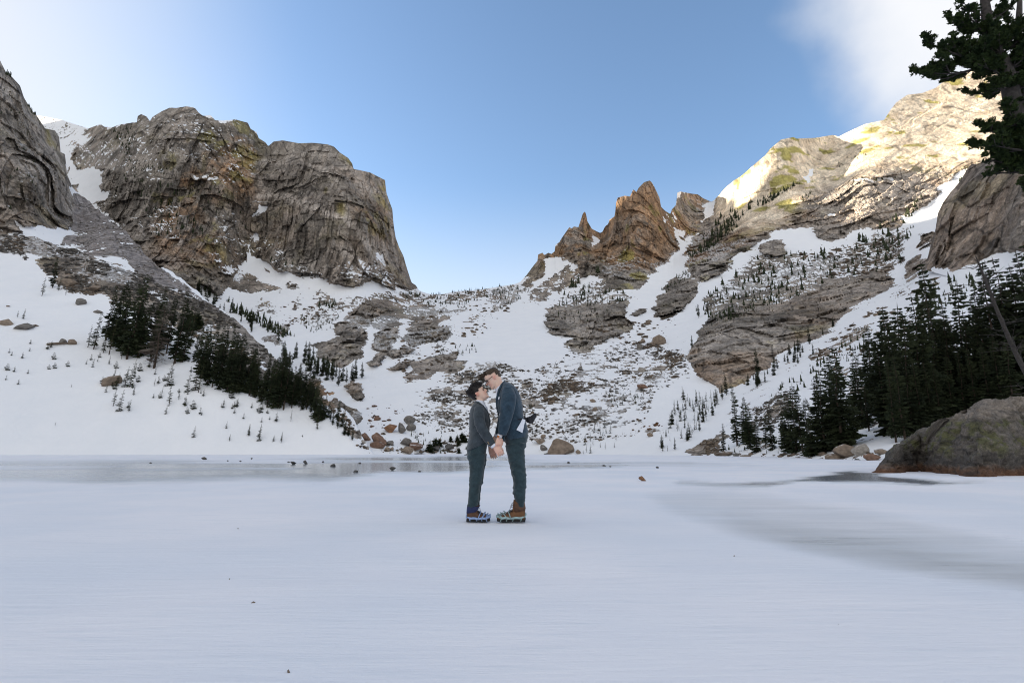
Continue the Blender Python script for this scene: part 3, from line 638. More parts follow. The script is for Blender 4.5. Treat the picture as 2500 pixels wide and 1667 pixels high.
ROCK_L = paint(0.015, [
    (.96, 5, [(-900, -200), (-200, -100), (0, 100), (140, 300), (170, 420), (182, 476), (188, 545), (153, 572), (100, 560), (60, 575), (0, 560), (-900, 560)]),
    (.10, 3, Z1((90, 1355), (200, 1440), (300, 1440), (420, 1480), (480, 1540), (480, 1600), (400, 1600), (240, 1500), (120, 1400))),
    (.74, 7, [(-300, 565), (0, 563), (60, 576), (150, 596), (250, 628), (330, 660), (430, 705), (533, 750), (600, 795), (660, 860), (705, 893), (765, 945), (805, 985), (770, 985), (700, 962), (640, 940), (560, 900), (480, 832), (420, 795), (330, 752), (270, 736), (250, 712), (200, 722), (160, 712), (112, 665), (90, 635), (40, 622), (0, 615), (-300, 610)]),
    (.95, 5, [(588, 785), (660, 855), (720, 905), (800, 980), (860, 1030), (906, 1105), (880, 1080), (830, 1025), (760, 965), (690, 905), (620, 840)]),
    (.55, 5, Z3((1230, 700), (1340, 600), (1560, 760), (1720, 900), (1820, 980), (1700, 1080), (1560, 900), (1400, 800))),
    (.06, 6, Z3((940, 420), (1020, 430), (1090, 500), (1060, 520), (980, 470))), (.10, 5, Z3((580, 200), (660, 190), (740, 250), (680, 240))),
    (.9, 3, [(790, 960), (840, 1000), (860, 1040), (890, 1080), (870, 1060), (830, 1010)]), (.5, 8, [(700, 890), (860, 1020), (905, 1100), (880, 1095), (800, 1010), (700, 920)]),
])
SCREE = paint(0.0, [(1.0, 4, [(184, 540), (182, 470), (200, 474), (240, 500), (306, 560), (392, 648), (440, 680), (533, 752), (592, 792), (560, 780), (500, 745), (430, 705), (380, 690), (330, 660), (300, 632), (250, 625), (215, 625), (190, 600), (150, 595), (160, 575)])])
dl = tps(DEPTH_L)
S2 = build_sheet(-520, 912, STEP, TOP_L, BOT_L, dl, ROCK_L, 2.2, math.radians(-18), roughtop=5.0, scree=SCREE)
emit('slope_left', S2, 0, S2['P'].shape[1])
print('sheet2', time.time() - T0)

# ---- the near cliff on the right
TOP_R = [(2262, 640), (2272, 600), (2284, 560), (2290, 520), (2302, 495), (2320, 470), (2338, 450), (2355, 425), (2372, 405), (2400, 395), (2440, 372), (2500, 345), (2620, 320), (2800, 300)]
BOT_R = [(2262, 660), (2400, 700), (2800, 760)]
DEPTH_R = [(2262, 640, 205), (2285, 540, 205), (2372, 405, 200), (2350, 640, 175), (2450, 640, 160), (2500, 345, 175), (2500, 500, 160), (2500, 690, 140), (2800, 300, 160), (2800, 720, 120), (2400, 480, 180), (2330, 690, 165)]
ROCK_R = paint(0.96, [(.1, 5, ZI((1620, 230), (1760, 270), (1850, 225), (1900, 220), (2000, 160), (2100, 150), (2900, 130), (2900, 700), (1600, 700)))])
S3 = build_sheet(2262, 2800, STEP, TOP_R, BOT_R, tps(DEPTH_R), ROCK_R, 2.2, math.radians(35), warm=paint(.25, []), lit_tint=paint(0, []), ledge=paint(.2, []), backlen=.5)
emit('cliff_right', S3, 0, S3['P'].shape[1])

# ---- high unseen ridge added behind the left massif, its crest shaped to shade the valley
PERP = np.array([-HS[1], HS[0]]) * -1
if PERP[1] < 0: PERP = -PERP
crest = np.array([(-900, 900, 340), (0, 900, 340), (194, 900, 368), (349, 900, 430), (390, 900, 430), (425, 900, 432), (440, 920, 388), (456, 940, 392), (462, 960, 408), (470, 980, 448), (480, 1000, 530), (490, 1020, 538), (503, 1040, 520), (515, 1060, 512),
    (560, 1100, 550), (631, 1100, 570), (760, 1100, 590), (1000, 1100, 560)], float)
uu = np.linspace(-900, 1000, 240)
cw = np.interp(uu, crest[:, 0], crest[:, 1]); cz = np.interp(uu, crest[:, 0], crest[:, 2])
off = np.linspace(-1, 1, 41)
Pm = np.zeros((41, 240, 3))
for k, o in enumerate(off):
    w = cw + o * 260
    Pm[k, :, 0] = HS[0] * w + PERP[0] * uu; Pm[k, :, 1] = HS[1] * w + PERP[1] * uu
    Pm[k, :, 2] = cz * (1 - abs(o) ** .8 * .95)
far_ = np.abs(off)[:, None]
Pm[..., 2] += fbm(Pm / 60., 4) * (4 + 20 * far_) + fbm(Pm / 12., 3) * 3
me = grid_mesh('shadow_ridge', Pm, smooth=np.ones((41, 240), bool))
fattr(me, 'snow', sstep(-.2, .3, fbm(Pm / 40., 4))); cattr(me, 'rockcol', np.broadcast_to(np.array([.17, .15, .13]), Pm.shape).copy())
struct('shadow_ridge', me, M_TERRAIN)
print('terrain', time.time() - T0)
# ---------------------------------------------------------------- frozen lake
ZL = Z(0, 1080, 2.138); ZR = Z(1300, 1080, 1.96)
ICE = paint(0.0, [
    (.75, 10, ZL((-600, 90), (300, 92), (800, 84), (1000, 88), (2400, 72), (2760, 74), (2760, 120), (2400, 160), (2000, 150), (1900, 185), (1700, 214), (1300, 198), (900, 214), (500, 222), (200, 205), (-600, 200))),
    (1.0, 6, ZL((1500, 110), (1900, 80), (2400, 76), (2700, 80), (2700, 100), (2350, 150), (2000, 152), (1800, 170), (1560, 150))),
    (.9, 5, ZR((-80, 84), (420, 90), (700, 92), (1150, 104), (1100, 112), (500, 110), (300, 122), (-80, 130))),
    (.7, 5, ZR((1000, 120), (1250, 122), (1200, 130), (1000, 128))), (.75, 4, ZR((150, 176), (320, 180), (300, 186), (180, 184))), (.4, 8, ZR((-100, 178), (500, 172), (500, 188), (-100, 190))),
    (.95, 5, ZR((640, 178), (900, 190), (1150, 186), (1320, 163), (1500, 135), (1600, 138), (1750, 165), (2000, 183), (2290, 184), (2080, 198), (1900, 206), (1700, 196), (1250, 190), (1100, 215), (860, 212), (720, 200))),
    (.50, 16, ZR((480, 235), (760, 200), (1100, 225), (1500, 290), (1800, 345), (3000, 600), (3600, 700), (3600, 1000), (3000, 900), (2460, 740), (2100, 680), (1600, 600), (1200, 500), (900, 440), (650, 340))),
    (.66, 18, ZR((900, 350), (1300, 400), (1800, 480), (3000, 700), (3500, 790), (3500, 900), (2460, 690), (1900, 620), (1400, 530), (1000, 420))),
    (.22, 14, ZR((-200, 340), (100, 330), (160, 350), (-100, 366))), (.2, 14, ZL((1200, 300), (1500, 290), (1500, 312), (1280, 316))), (.18, 16, ZL((0, 300), (500, 300), (500, 345), (0, 350))),
    (.15, 18, ZL((100, 640), (700, 560), (760, 620), (300, 700))),
])
def plane(px, py):
    dx, dy, dz = rays(px, py)
    k = -CAMH / dz
    return np.stack([dx * k, dy * k], -1)
ring = np.concatenate([np.geomspace(.6, 20, 150), np.geomspace(20.3, 330, 210)])
az = np.radians(np.concatenate([np.arange(-180, -50, 4), np.arange(-50, 50, .16), np.arange(50, 181, 4)]))
A_, R_ = np.meshgrid(az, ring)
X_, Y_ = np.sin(A_) * R_, np.cos(A_) * R_
P_ = np.stack([X_, Y_, np.zeros_like(X_)], -1)
fw = CP * Y_ - SP * CAMH
ok = fw > .05
fwc = np.where(ok, fw, .05)
lpx = W0 / 2 + FPX * X_ / fwc; lpy = H0 / 2 - FPX * (-SP * Y_ - CP * CAMH) / fwc
ow = fbm(P_ / np.array([1.6, 1.0, 1.]), 4); ow2 = fbm(P_ / np.array([1.6, 1., 1.]) + 30, 4)
k = np.clip(R_ / 12, .3, 3)
ice = np.where(ok, look(ICE, lpx + ow * 22, lpy + ow2 * 2.2), 0)
ice = ice * np.where(R_ > 22, lerp(.62, 1.08, sstep(-.45, .35, fbm(P_ / np.array([16., 9., 1.]) + 12, 3))), 1.0)
P_[..., 2] = np.where(ice < .3, .012 * fbm(P_ / np.array([1.3, .5, 1]), 3) + .010 * fbm(P_ / 3.5, 2), 0) * np.clip(R_ / 4, .2, 1)
P_[..., 2] -= P_[..., 2].max() * 0
me = grid_mesh('lake_ice', P_, smooth=np.ones(X_.shape, bool))
fattr(me, 'ice', ice)
def m_ice():
    t = NT('snow_over_ice')
    o = t.obj()
    st = t.noise(1.0, 5, .62, t.mapping(o, (.35, 2.6, 1), (0, 0, math.radians(-24))))
    st2 = t.noise(1.0, 4, .6, t.mapping(o, (1.6, 14, 1), (0, 0, math.radians(-24))))
    fine = t.noise(16, 4, .65, o)
    big = t.noise(.35, 3, .5, o)
    a = t.math('MULTIPLY_ADD', t.math('SUBTRACT', st, .5), .38, t.attr('ice'))
    a = t.math('MULTIPLY_ADD', t.math('SUBTRACT', st2, .5), .22, a)
    f = t.math('MULTIPLY', t.range(a, .22, .95), t.range(t.attr('ice'), .05, .25))
    snow = t.mix(t.range(big, .3, .7), (.77, .80, .87), (.88, .87, .91))
    snow = t.mix(t.math('MULTIPLY', t.range(st2, .5, .75), .5), snow, (.72, .76, .83))
    icec = t.mix(t.range(a, .62, 1.15), (.50, .54, .58), (.17, .19, .22))
    t.set(Base_Color=t.mix(f, snow, icec), Roughness=t.math('MULTIPLY_ADD', f, -.60, .72))
    t.bsdf.inputs['Specular IOR Level'].default_value = .4
    h = t.math('MULTIPLY_ADD', fine, .25, t.math('MULTIPLY', st2, .6))
    h = t.math('MULTIPLY', h, t.math('MULTIPLY_ADD', f, -.85, 1.0))
    t.set(Normal=t.bump(h, .7, .024))
    return t.m
M_ICE = m_ice()
struct('lake_ice', me, M_ICE)
# bed beneath everything so that no view looks into the void
me = grid_mesh('ground', np.array([[(x, y, -3.0) for x in (-6000, 6000)] for y in (6000, -6000)], float), smooth=np.ones((2, 2), bool))
def m_plain(name, col, rough=.8, **kw):
    t = NT(name); o = t.obj()
    n = t.noise(kw.get('scale', 6), 4, .6, o)
    v = kw.get('var', .25)
    t.set(Base_Color=t.mix(1.0, col, t.ramp(n, [(.25, 1 - v), (.75, 1 + v)]), 'MULTIPLY'), Roughness=rough)
    if kw.get('bump'): t.set(Normal=t.bump(n, kw['bump'], kw.get('bd', .01)))
    if 'spec' in kw: t.bsdf.inputs['Specular IOR Level'].default_value = kw['spec']
    if 'metal' in kw: t.bsdf.inputs['Metallic'].default_value = kw['metal']
    return t.m
struct('ground', me, m_plain('snow_ground', (.82, .83, .86), .9, scale=.2, var=.06))
print('lake', time.time() - T0)
# ---------------------------------------------------------------- rocks
def m_boulder():
    t = NT('boulder_rock'); o = t.obj()
    oi = t.n('ShaderNodeObjectInfo')
    n1 = t.noise(2.2, 6, .65, o); n2 = t.noise(9, 4, .6, o)
    c = t.mix(1.0, oi.outputs['Color'], t.ramp(n1, [(.28, .5), (.5, 1.0), (.72, 1.4)]), 'MULTIPLY')
    c = t.mix(t.math('MULTIPLY', t.range(n2, .55, .7), .5), c, (.07, .065, .06))
    g = t.n('ShaderNodeNewGeometry')
    nz_ = t.n('ShaderNodeSeparateXYZ', {0: g.outputs['Normal']}).outputs['Z']
    f = t.math('MULTIPLY', t.range(t.math('ADD', nz_, t.math('MULTIPLY', t.math('SUBTRACT', n1, .5), 1.6)), .92, 1.08), oi.outputs['Alpha'])
    t.set(Base_Color=t.mix(f, c, (.84, .85, .88)), Roughness=.85, Normal=t.bump(n1, .5, .08))
    return t.m
M_BOULDER = m_boulder()

def rock_mesh(name, seed, sub=3, blocky=.5):
    bm = bmesh.new()
    bmesh.ops.create_icosphere(bm, subdivisions=sub, radius=1.0)
    v = np.array([q.co[:] for q in bm.verts])
    r = np.random.default_rng(seed)
    # cut by random planes: gives facets and edges
    for k in range(9):
        n = r.normal(size=3); n /= np.linalg.norm(n)
        d = r.uniform(.32, .62)
        h = v @ n - d
        v = v - np.where(h > 0, h, 0)[:, None] * n * (1.0 * blocky + .6 * (1 - blocky))
    v += fbm(v * 1.3 + seed * 3.1, 3)[:, None] * v * .07 + fbm(v * 4 + seed, 3)[:, None] * v * .05
    v -= (v.max(0) + v.min(0)) / 2
    v /= np.abs(v).max(0)
    for q, c in zip(bm.verts, v): q.co = c
    me = bpy.data.meshes.new(name); bm.to_mesh(me); bm.free()
    me.materials.append(M_BOULDER)
    return me
ROCKS = [rock_mesh('boulder', 20 + k, 3, 1.0 if k % 2 else .85) for k in range(7)]
TINT = {'red': (.20, .12, .085, 1), 'grey': (.17, .155, .14, 1), 'tan': (.25, .195, .15, 1), 'dark': (.10, .095, .09, 1), 'brown': (.22, .17, .13, 1), 'pale': (.30, .27, .24, 1), 'orange': (.23, .12, .065, 1)}
def fwd_of(p): return CP * p.y + SP * (p.z - CAMH)
def boulder(S, px, py, w, h, tint, label, cap=.5, seed=None, name='boulder', group=None, depth=None):
    p = ground(S, px, py) if S is not None else Vector((*plane(px, py), 0.0))
    k = fwd_of(p) / FPX
    sd_ = int(px * 7 + py * 3) if seed is None else seed
    r = random.Random(sd_)
    o = link(name, ROCKS[sd_ % len(ROCKS)])
    sx, sz = w * k / 2, h * k / 2
    o.scale = (sx, (sx + sz) / 2 * (depth or 1.0), sz * 1.12)
    o.rotation_euler = (r.uniform(-.12, .12), r.uniform(-.15, .15), r.choice([0, math.pi]) + r.uniform(-.3, .3))
    o.location = p + Vector((0, o.scale[1] * .5, sz * .86))
    o.color = (*TINT[tint][:3], cap)
    o['label'] = label; o['category'] = 'boulder' if name == 'boulder' else 'stone'
    if group: o['group'] = group
    return o

B = [  # S, px, base py, w, h, tint, label
    (S1, 923, 1083, 42, 30, 'red', 'large reddish block in the shore rock pile, tallest of the red ones'),
    (S1, 891, 1076, 30, 20, 'red', 'reddish block beside the tallest red block, towards the fir slope'),
    (S1, 921, 1094, 38, 18, 'red', 'flat reddish block lying below the tallest red block'),
    (S1, 951, 1056, 32, 22, 'orange', 'tilted orange-red block on snow above the shore pile'),
    (S1, 921, 1026, 17, 11, 'red', 'small red stone alone on the snow above the red pile'),
    (S1, 1001, 1036, 26, 22, 'grey', 'grey boulder on top of the stacked grey boulders near the shore'),
    (S1, 1002, 1052, 26, 20, 'grey', 'grey boulder under the stacked one near the shore'),
    (S1, 979, 1058, 19, 27, 'grey', 'upright narrow grey boulder beside the stacked grey boulders'),
    (S1, 988, 1088, 32, 19, 'grey', 'wedge-shaped grey boulder between the red pile and the brown shore slab'),
    (S1, 1014, 1100, 46, 22, 'red', 'long brown-red slab at the lake edge next to the pale tan boulder'),
    (S1, 991, 1109, 34, 19, 'tan', 'pale tan boulder at the lake edge below the wedge-shaped one'),
    (S1, 945, 1102, 15, 12, 'tan', 'small tan stone at the lake edge below the red pile'),
    (S1, 957, 1100, 11, 9, 'tan', 'smallest tan stone at the lake edge below the red pile'),
    (S1, 949, 1086, 25, 11, 'grey', 'flat grey stone next to the tallest red block'),
    (S1, 1025, 1111, 40, 7, 'dark', 'flat black rock ledge lying at the ice edge'),
    (S1, 1095, 1099, 21, 17, 'dark', 'dark boulder among low bushy firs on the far shore'),
    (S1, 1062, 1100, 20, 12, 'dark', 'dark low boulder half hidden by shrubs on the far shore'),
    (S1, 1372, 1110, 66, 40, 'brown', 'big brown boulder with snow on top standing on the far shore'),
    (S1, 1327, 1100, 19, 15, 'grey', 'grey boulder touching the side of the big brown shore boulder'),
    (S1, 1318, 1084, 29, 15, 'tan', 'tan slanted slab on snow behind the big brown shore boulder'),
    (S1, 1326, 1071, 14, 12, 'tan', 'small tan stone perched above the tan slanted slab'),
    (S1, 1343, 1070, 10, 8, 'grey', 'small grey stone beside the tan slanted slab'),
    (S1, 1335, 1114, 17, 8, 'grey', 'low pointed grey stone at the ice edge before the big boulder'),
    (S1, 1411, 1108, 13, 11, 'tan', 'small tan stone on the far shore beside the big brown boulder'),
    (S1, 1570, 948, 27, 12, 'red', 'long pinkish boulder alone in the snowy talus'),
    (S1, 1569, 907, 23, 13, 'pale', 'pale leaning boulder high in the snowy talus'),
    (S1, 1612, 842, 34, 27, 'brown', 'rounded brown boulder pair top below the cliff gully'),
    (S1, 1567, 838, 17, 14, 'brown', 'brown boulder with snow cap beside the rounded pair'),
    (S1, 1562, 851, 15, 15, 'grey', 'grey boulder just under the snow-capped brown one'),
    (S1, 1596, 846, 22, 14, 'brown', 'lower brown boulder of the rounded pair below the gully'),
    (S1, 1588, 1066, 15, 11, 'tan', 'tan stone among the orange rubble near the fir thicket'),
    (S1, 1256, 951, 14, 9, 'red', 'reddish stone alone at the edge of the talus field'),
    (S1, 1345, 950, 16, 9, 'brown', 'brown stone next to the grey boulder leading the talus line'),
    (S1, 1362, 953, 20, 13, 'grey', 'grey boulder leading a line of talus rocks'),
    (S1, 1449, 982, 16, 9, 'tan', 'tan stone with snow cap in the middle of the talus'),
    (S1, 1452, 1004, 14, 10, 'tan', 'tan upright stone in the lower talus'),
    (S1, 1405, 1016, 14, 7, 'brown', 'brown flat stone in the lower talus'),
    (S1, 1415, 904, 14, 10, 'grey', 'grey stone in the dark upper talus band'),
    (S1, 1769, 1126, 54, 17, 'brown', 'long low brown slab at the lake edge below the firs'),
    (S1, 1801, 1119, 17, 13, 'grey', 'small grey boulder behind the end of the long low slab'),
    (S1, 1823, 1124, 30, 10, 'brown', 'flat brown stone next along the shore from the long slab'),
    (S1, 2070, 1115, 62, 32, 'brown', 'rounded brown boulder at the foot of the tall firs'),
    (S1, 2108, 1110, 44, 27, 'pale', 'pale boulder leaning on the rounded one below the firs'),
    (S1, 2040, 1130, 40, 19, 'brown', 'brown boulder at the ice edge below the rounded one'),
    (S1, 2093, 1132, 22, 9, 'dark', 'small dark stone at the ice edge near the great boulder'),
    (S1, 2128, 1134, 52, 20, 'red', 'rusty wedge of rock against the great granite boulder'),
    (S1, 2156, 1108, 34, 13, 'tan', 'tan flat rock on the snow bank behind the great boulder'),
    (S1, 2006, 1129, 18, 6, 'grey', 'thin grey stone frozen in the ice edge'),
    (S1, 1940, 1070, 10, 8, 'grey', 'small grey stone in the snow between tall firs'),
    (S2, 263, 940, 60, 30, 'brown', 'rust-brown slanted slab poking from the snow among saplings'),
    (S2, 44, 803, 58, 24, 'grey', 'long grey slab on the open snow slope'),
    (S2, 6, 794, 40, 22, 'tan', 'tan slab beside the long grey slab on the snow slope'),
    (S2, 150, 837, 19, 12, 'grey', 'small dark grey boulder of the pair above the brown snow edge'),
    (S2, 171, 842, 25, 15, 'brown', 'brown boulder of the pair above the brown snow edge'),
    (S2, 130, 842, 62, 7, 'brown', 'thin brown ledge of rock showing through the snow'),
    (S2, 192, 744, 27, 19, 'grey', 'grey boulder with a snow patch below the talus edge'),
    (S2, 235, 765, 24, 9, 'grey', 'flat grey rock in snow beneath the talus edge'),
    (S2, 84, 797, 13, 6, 'brown', 'small brown stone beside the long grey slab'),
    (S2, 18, 750, 10, 5, 'brown', 'tiny brown stone alone on the upper snow slope'),
    (S2, 165, 700, 34, 20, 'brown', 'brown boulder beside the lone slope fir'),
    (S2, 215, 712, 48, 18, 'brown', 'long brown outcrop at the bottom of the talus'),
]
for b in B:
    o_ = boulder(*b)
    if b[1] in (263, 44, 6, 130):                       # slabs lying with the slope
        o_.rotation_euler[1] += .42 if b[1] == 263 else .12; o_.location.z -= o_.scale[2] * .35

# dark stones frozen into the lake
STONES = [(497, 1122, 13, 7), (788, 1129, 6, 4), (714, 1133, 15, 7), (745, 1132, 12, 9), (812, 1138, 13, 6), (958, 1148, 15, 9), (868, 1152, 12, 5), (614, 1121, 6, 4), (367, 1131, 6, 3), (555, 1126, 5, 3), (586, 1127, 5, 3), (878, 1131, 7, 3), (1024, 1152, 8, 4), (1141, 1111, 16, 5), (1475, 1138, 9, 4), (1605, 1143, 8, 5), (1388, 1131, 7, 5), (704, 1129, 8, 3), (1490, 1140, 6, 3)]
for x, y, w, h in STONES:
    boulder(None, x, y, w, h, 'dark', 'dark stone frozen into the grey lake ice', cap=0, name='stone', group='dark stones on the lake ice')
boulder(None, 1570, 1174, 20, 12, 'orange', 'single rust-orange stone lying on the snowy ice', cap=0, name='stone')
for x, y, w, h in [(617, 1476, 9, 8), (704, 1643, 8, 9), (560, 1414, 3, 3), (581, 1291, 6, 2), (1800, 1556, 4, 3), (2047, 1527, 5, 4), (1787, 1555, 3, 2), (1793, 1283 + 75, 4, 3)]:
    boulder(None, x, y, w, h, 'brown', 'tiny dark crumb of debris on the clean snow', cap=0, name='stone', group='crumbs on the snow')

# the great boulder at the lake edge
def great_boulder():
    zi = ZI
    top = np.array(zi((1275, 1452), (1300, 1440), (1350, 1395), (1400, 1355), (1435, 1292), (1490, 1255), (1560, 1218), (1640, 1185), (1720, 1150), (1800, 1108), (1860, 1078), (1960, 1042), (2060, 1018), (2171, 1003), (2300, 990), (2450, 1000), (2600, 1060), (2700, 1150), (2780, 1290), (2830, 1455)))
    bot = np.array(zi((1275, 1456), (1400, 1458), (1560, 1445), (1700, 1462), (1900, 1482), (2171, 1474), (2500, 1478), (2830, 1470)))
    n = 260
    px = np.linspace(top[0, 0], top[-1, 0], n)
    ty = np.interp(px, top[:, 0], top[:, 1]); by = np.interp(px, bot[:, 0], bot[:, 1])
    base = plane(px, by)                                  # foot line on the ice
    Y0 = base[:, 1]
    rows = []
    m = 110
    dtop = 3.2 * np.clip((by - ty) / 190., .12, 1)       # how far the crest lies behind the foot
    for t in np.linspace(0, 1, m):
        prof = t ** .85
        py = by + (ty - by) * t
        back = dtop * (1 - np.sqrt(np.maximum(0, 1 - prof ** 2.2)) * .55 - .45 * (1 - prof))
        back = dtop * (.30 * t + .70 * (1 - np.sqrt(np.maximum(0, 1 - t ** 2.0))))
        rows.append(at(px, py, Y0 + back))
    P = np.array(rows)
    P[0, :, 2] = -.25
    crest_ = P[-1]
    for b, dz in ((.25, .02), (.7, .12), (1.4, .4), (2.3, 1.0), (3.2, 1.9), (3.8, 2.9)):
        q = crest_.copy(); k = np.clip((by - ty) / 190., .12, 1)
        q[:, 1] += b * k; q[:, 2] = np.maximum(crest_[:, 2] - dz * k * 1.1, -.3)
        P = np.concatenate([P, q[None]])
    du = np.gradient(P, axis=1); dv = np.gradient(P, axis=0); N = np.cross(du, dv); N /= np.linalg.norm(N, axis=-1, keepdims=True) + 1e-9
    R = np.linspace(0, 1, P.shape[0])[:, None]
    w = np.array([1., 1., 1.6])
    d = .16 * fbm(P / .9, 4, .55) + .05 * fbm(P / .22 + 9, 3, .6) - .10 * sstep(.55, .9, ridged(P / np.array([1.1, 1.1, .7]) + 3, 3)) + .05 * cell((P + .2 * fbm(P / .6, 3)[..., None]) / np.array([.7, .7, .35]))
    P = P + N * d[..., None] * np.minimum(1, (by - ty) / 40.)[None, :, None]
    me = grid_mesh('boulder', P, smooth=np.ones(P.shape[:2], bool))
    hz = P[..., 2]
    nf = fbm(P / .55 + 50, 4, .6); ng = fbm(P / .16 + 4, 3, .6)
    c = lerp(np.array([.20, .175, .15]), np.array([.115, .10, .09]), sstep(-.4, .6, nf + .4 * ng)[..., None])
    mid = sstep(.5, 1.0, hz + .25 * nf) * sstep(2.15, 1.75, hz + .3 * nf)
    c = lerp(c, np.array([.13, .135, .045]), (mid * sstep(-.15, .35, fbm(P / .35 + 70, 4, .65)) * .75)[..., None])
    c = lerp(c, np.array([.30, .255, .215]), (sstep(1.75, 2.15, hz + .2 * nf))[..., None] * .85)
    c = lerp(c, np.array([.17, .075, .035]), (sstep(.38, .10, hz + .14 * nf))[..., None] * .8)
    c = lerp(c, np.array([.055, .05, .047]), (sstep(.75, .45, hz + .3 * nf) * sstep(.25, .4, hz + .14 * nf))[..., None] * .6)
    c = lerp(c, np.array([.06, .055, .05]), sstep(.6, .85, ridged(P / np.array([1.5, 1.5, .5]) + 8, 3))[..., None] * .7)
    c = c * .78 * (1 + .45 * fbm(P / .12 + 31, 3, .65) + .25 * nf)[..., None]
    cattr(me, 'rockcol', c)
    t = NT('granite'); o = t.obj()
    n1 = t.noise(14, 6, .7, o)
    t.set(Base_Color=t.mix(1.0, t.attr('rockcol', 'Color'), t.ramp(n1, [(.25, .45), (.5, 1.0), (.75, 1.5)]), 'MULTIPLY'), Roughness=.85, Normal=t.bump(n1, 1.0, .06))
    link('boulder', me, t.m, label='huge rounded granite boulder with yellow-green lichen at the lake edge', category='boulder')
great_boulder()

# loose talus, too many stones to count
def ico0():
    bm = bmesh.new(); bmesh.ops.create_icosphere(bm, subdivisions=1, radius=1.0)
    v = np.array([q.co[:] for q in bm.verts]); f = np.array([[w.index for w in p.verts] for p in bm.faces]); bm.free()
    return v, f
IV, IF = ico0()
def scatter_rocks(name, jobs, label):
    vs, fs, cs = [], [], []
    n0 = 0
    for S, poly, count, smin, smax, tint in jobs:
        p = np.array(poly)
        m = raster(poly)
        ys, xs = np.nonzero(m)
        pick = RNG.integers(0, len(xs), int(count * 1.7))
        nn_ = fbm(np.stack([xs[pick] / 26., ys[pick] / 13., np.zeros(len(pick))], -1), 3)   # stones gather in bands
        pick = pick[(nn_ + RNG.random(len(pick)) * .9 - .45) > .02][:int(count * 1.1)]
        for k in pick:
            px = MX0 + (xs[k] + RNG.random()) * MS; py = MY0 + (ys[k] + RNG.random()) * MS
            g = ground(S, px, py)
            s = fwd_of(g) / FPX * (smin + (smax - smin) * RNG.random() ** 3) * .5
            v = IV * (1 + .45 * (RNG.random((len(IV), 1)) - .5)) * (RNG.uniform(.7, 1.4, 3) * np.array([1.25, 1, .6]))
            a = RNG.random() * 6.28
            R = np.array([[math.cos(a), -math.sin(a), 0], [math.sin(a), math.cos(a), 0], [0, 0, 1]])
            v = (v @ R.T) * s + np.array([g.x, g.y, g.z + s * .2])
            vs.append(v); fs.append(IF + n0); n0 += len(IV)
            c = np.array(TINT[tint][:3]) * RNG.uniform(.4, 1.0)
            cs.append(np.repeat(c[None], len(IV), 0))
    V = np.concatenate(vs); F = np.concatenate(fs)
    me = bpy.data.meshes.new(name)
    me.vertices.add(len(V)); me.vertices.foreach_set('co', V.astype(np.float32).ravel())
    me.loops.add(F.size); me.loops.foreach_set('vertex_index', F.astype(np.int32).ravel())
    me.polygons.add(len(F)); me.polygons.foreach_set('loop_start', (np.arange(len(F)) * 3).astype(np.int32)); me.polygons.foreach_set('loop_total', np.full(len(F), 3, np.int32))
    me.update(calc_edges=True)
    cattr(me, 'rockcol', np.concatenate(cs)); fattr(me, 'snow', np.zeros(len(V)))
    link(name, me, M_TERRAIN, kind='stuff', label=label, category='rubble')
TALUS_C = [(1000, 1020), (1040, 955), (1120, 905), (1190, 880), (1300, 905), (1420, 850), (1560, 830), (1690, 860), (1680, 910), (1600, 960), (1560, 1060), (1430, 1080), (1300, 1080), (1180, 1080), (1060, 1050)]
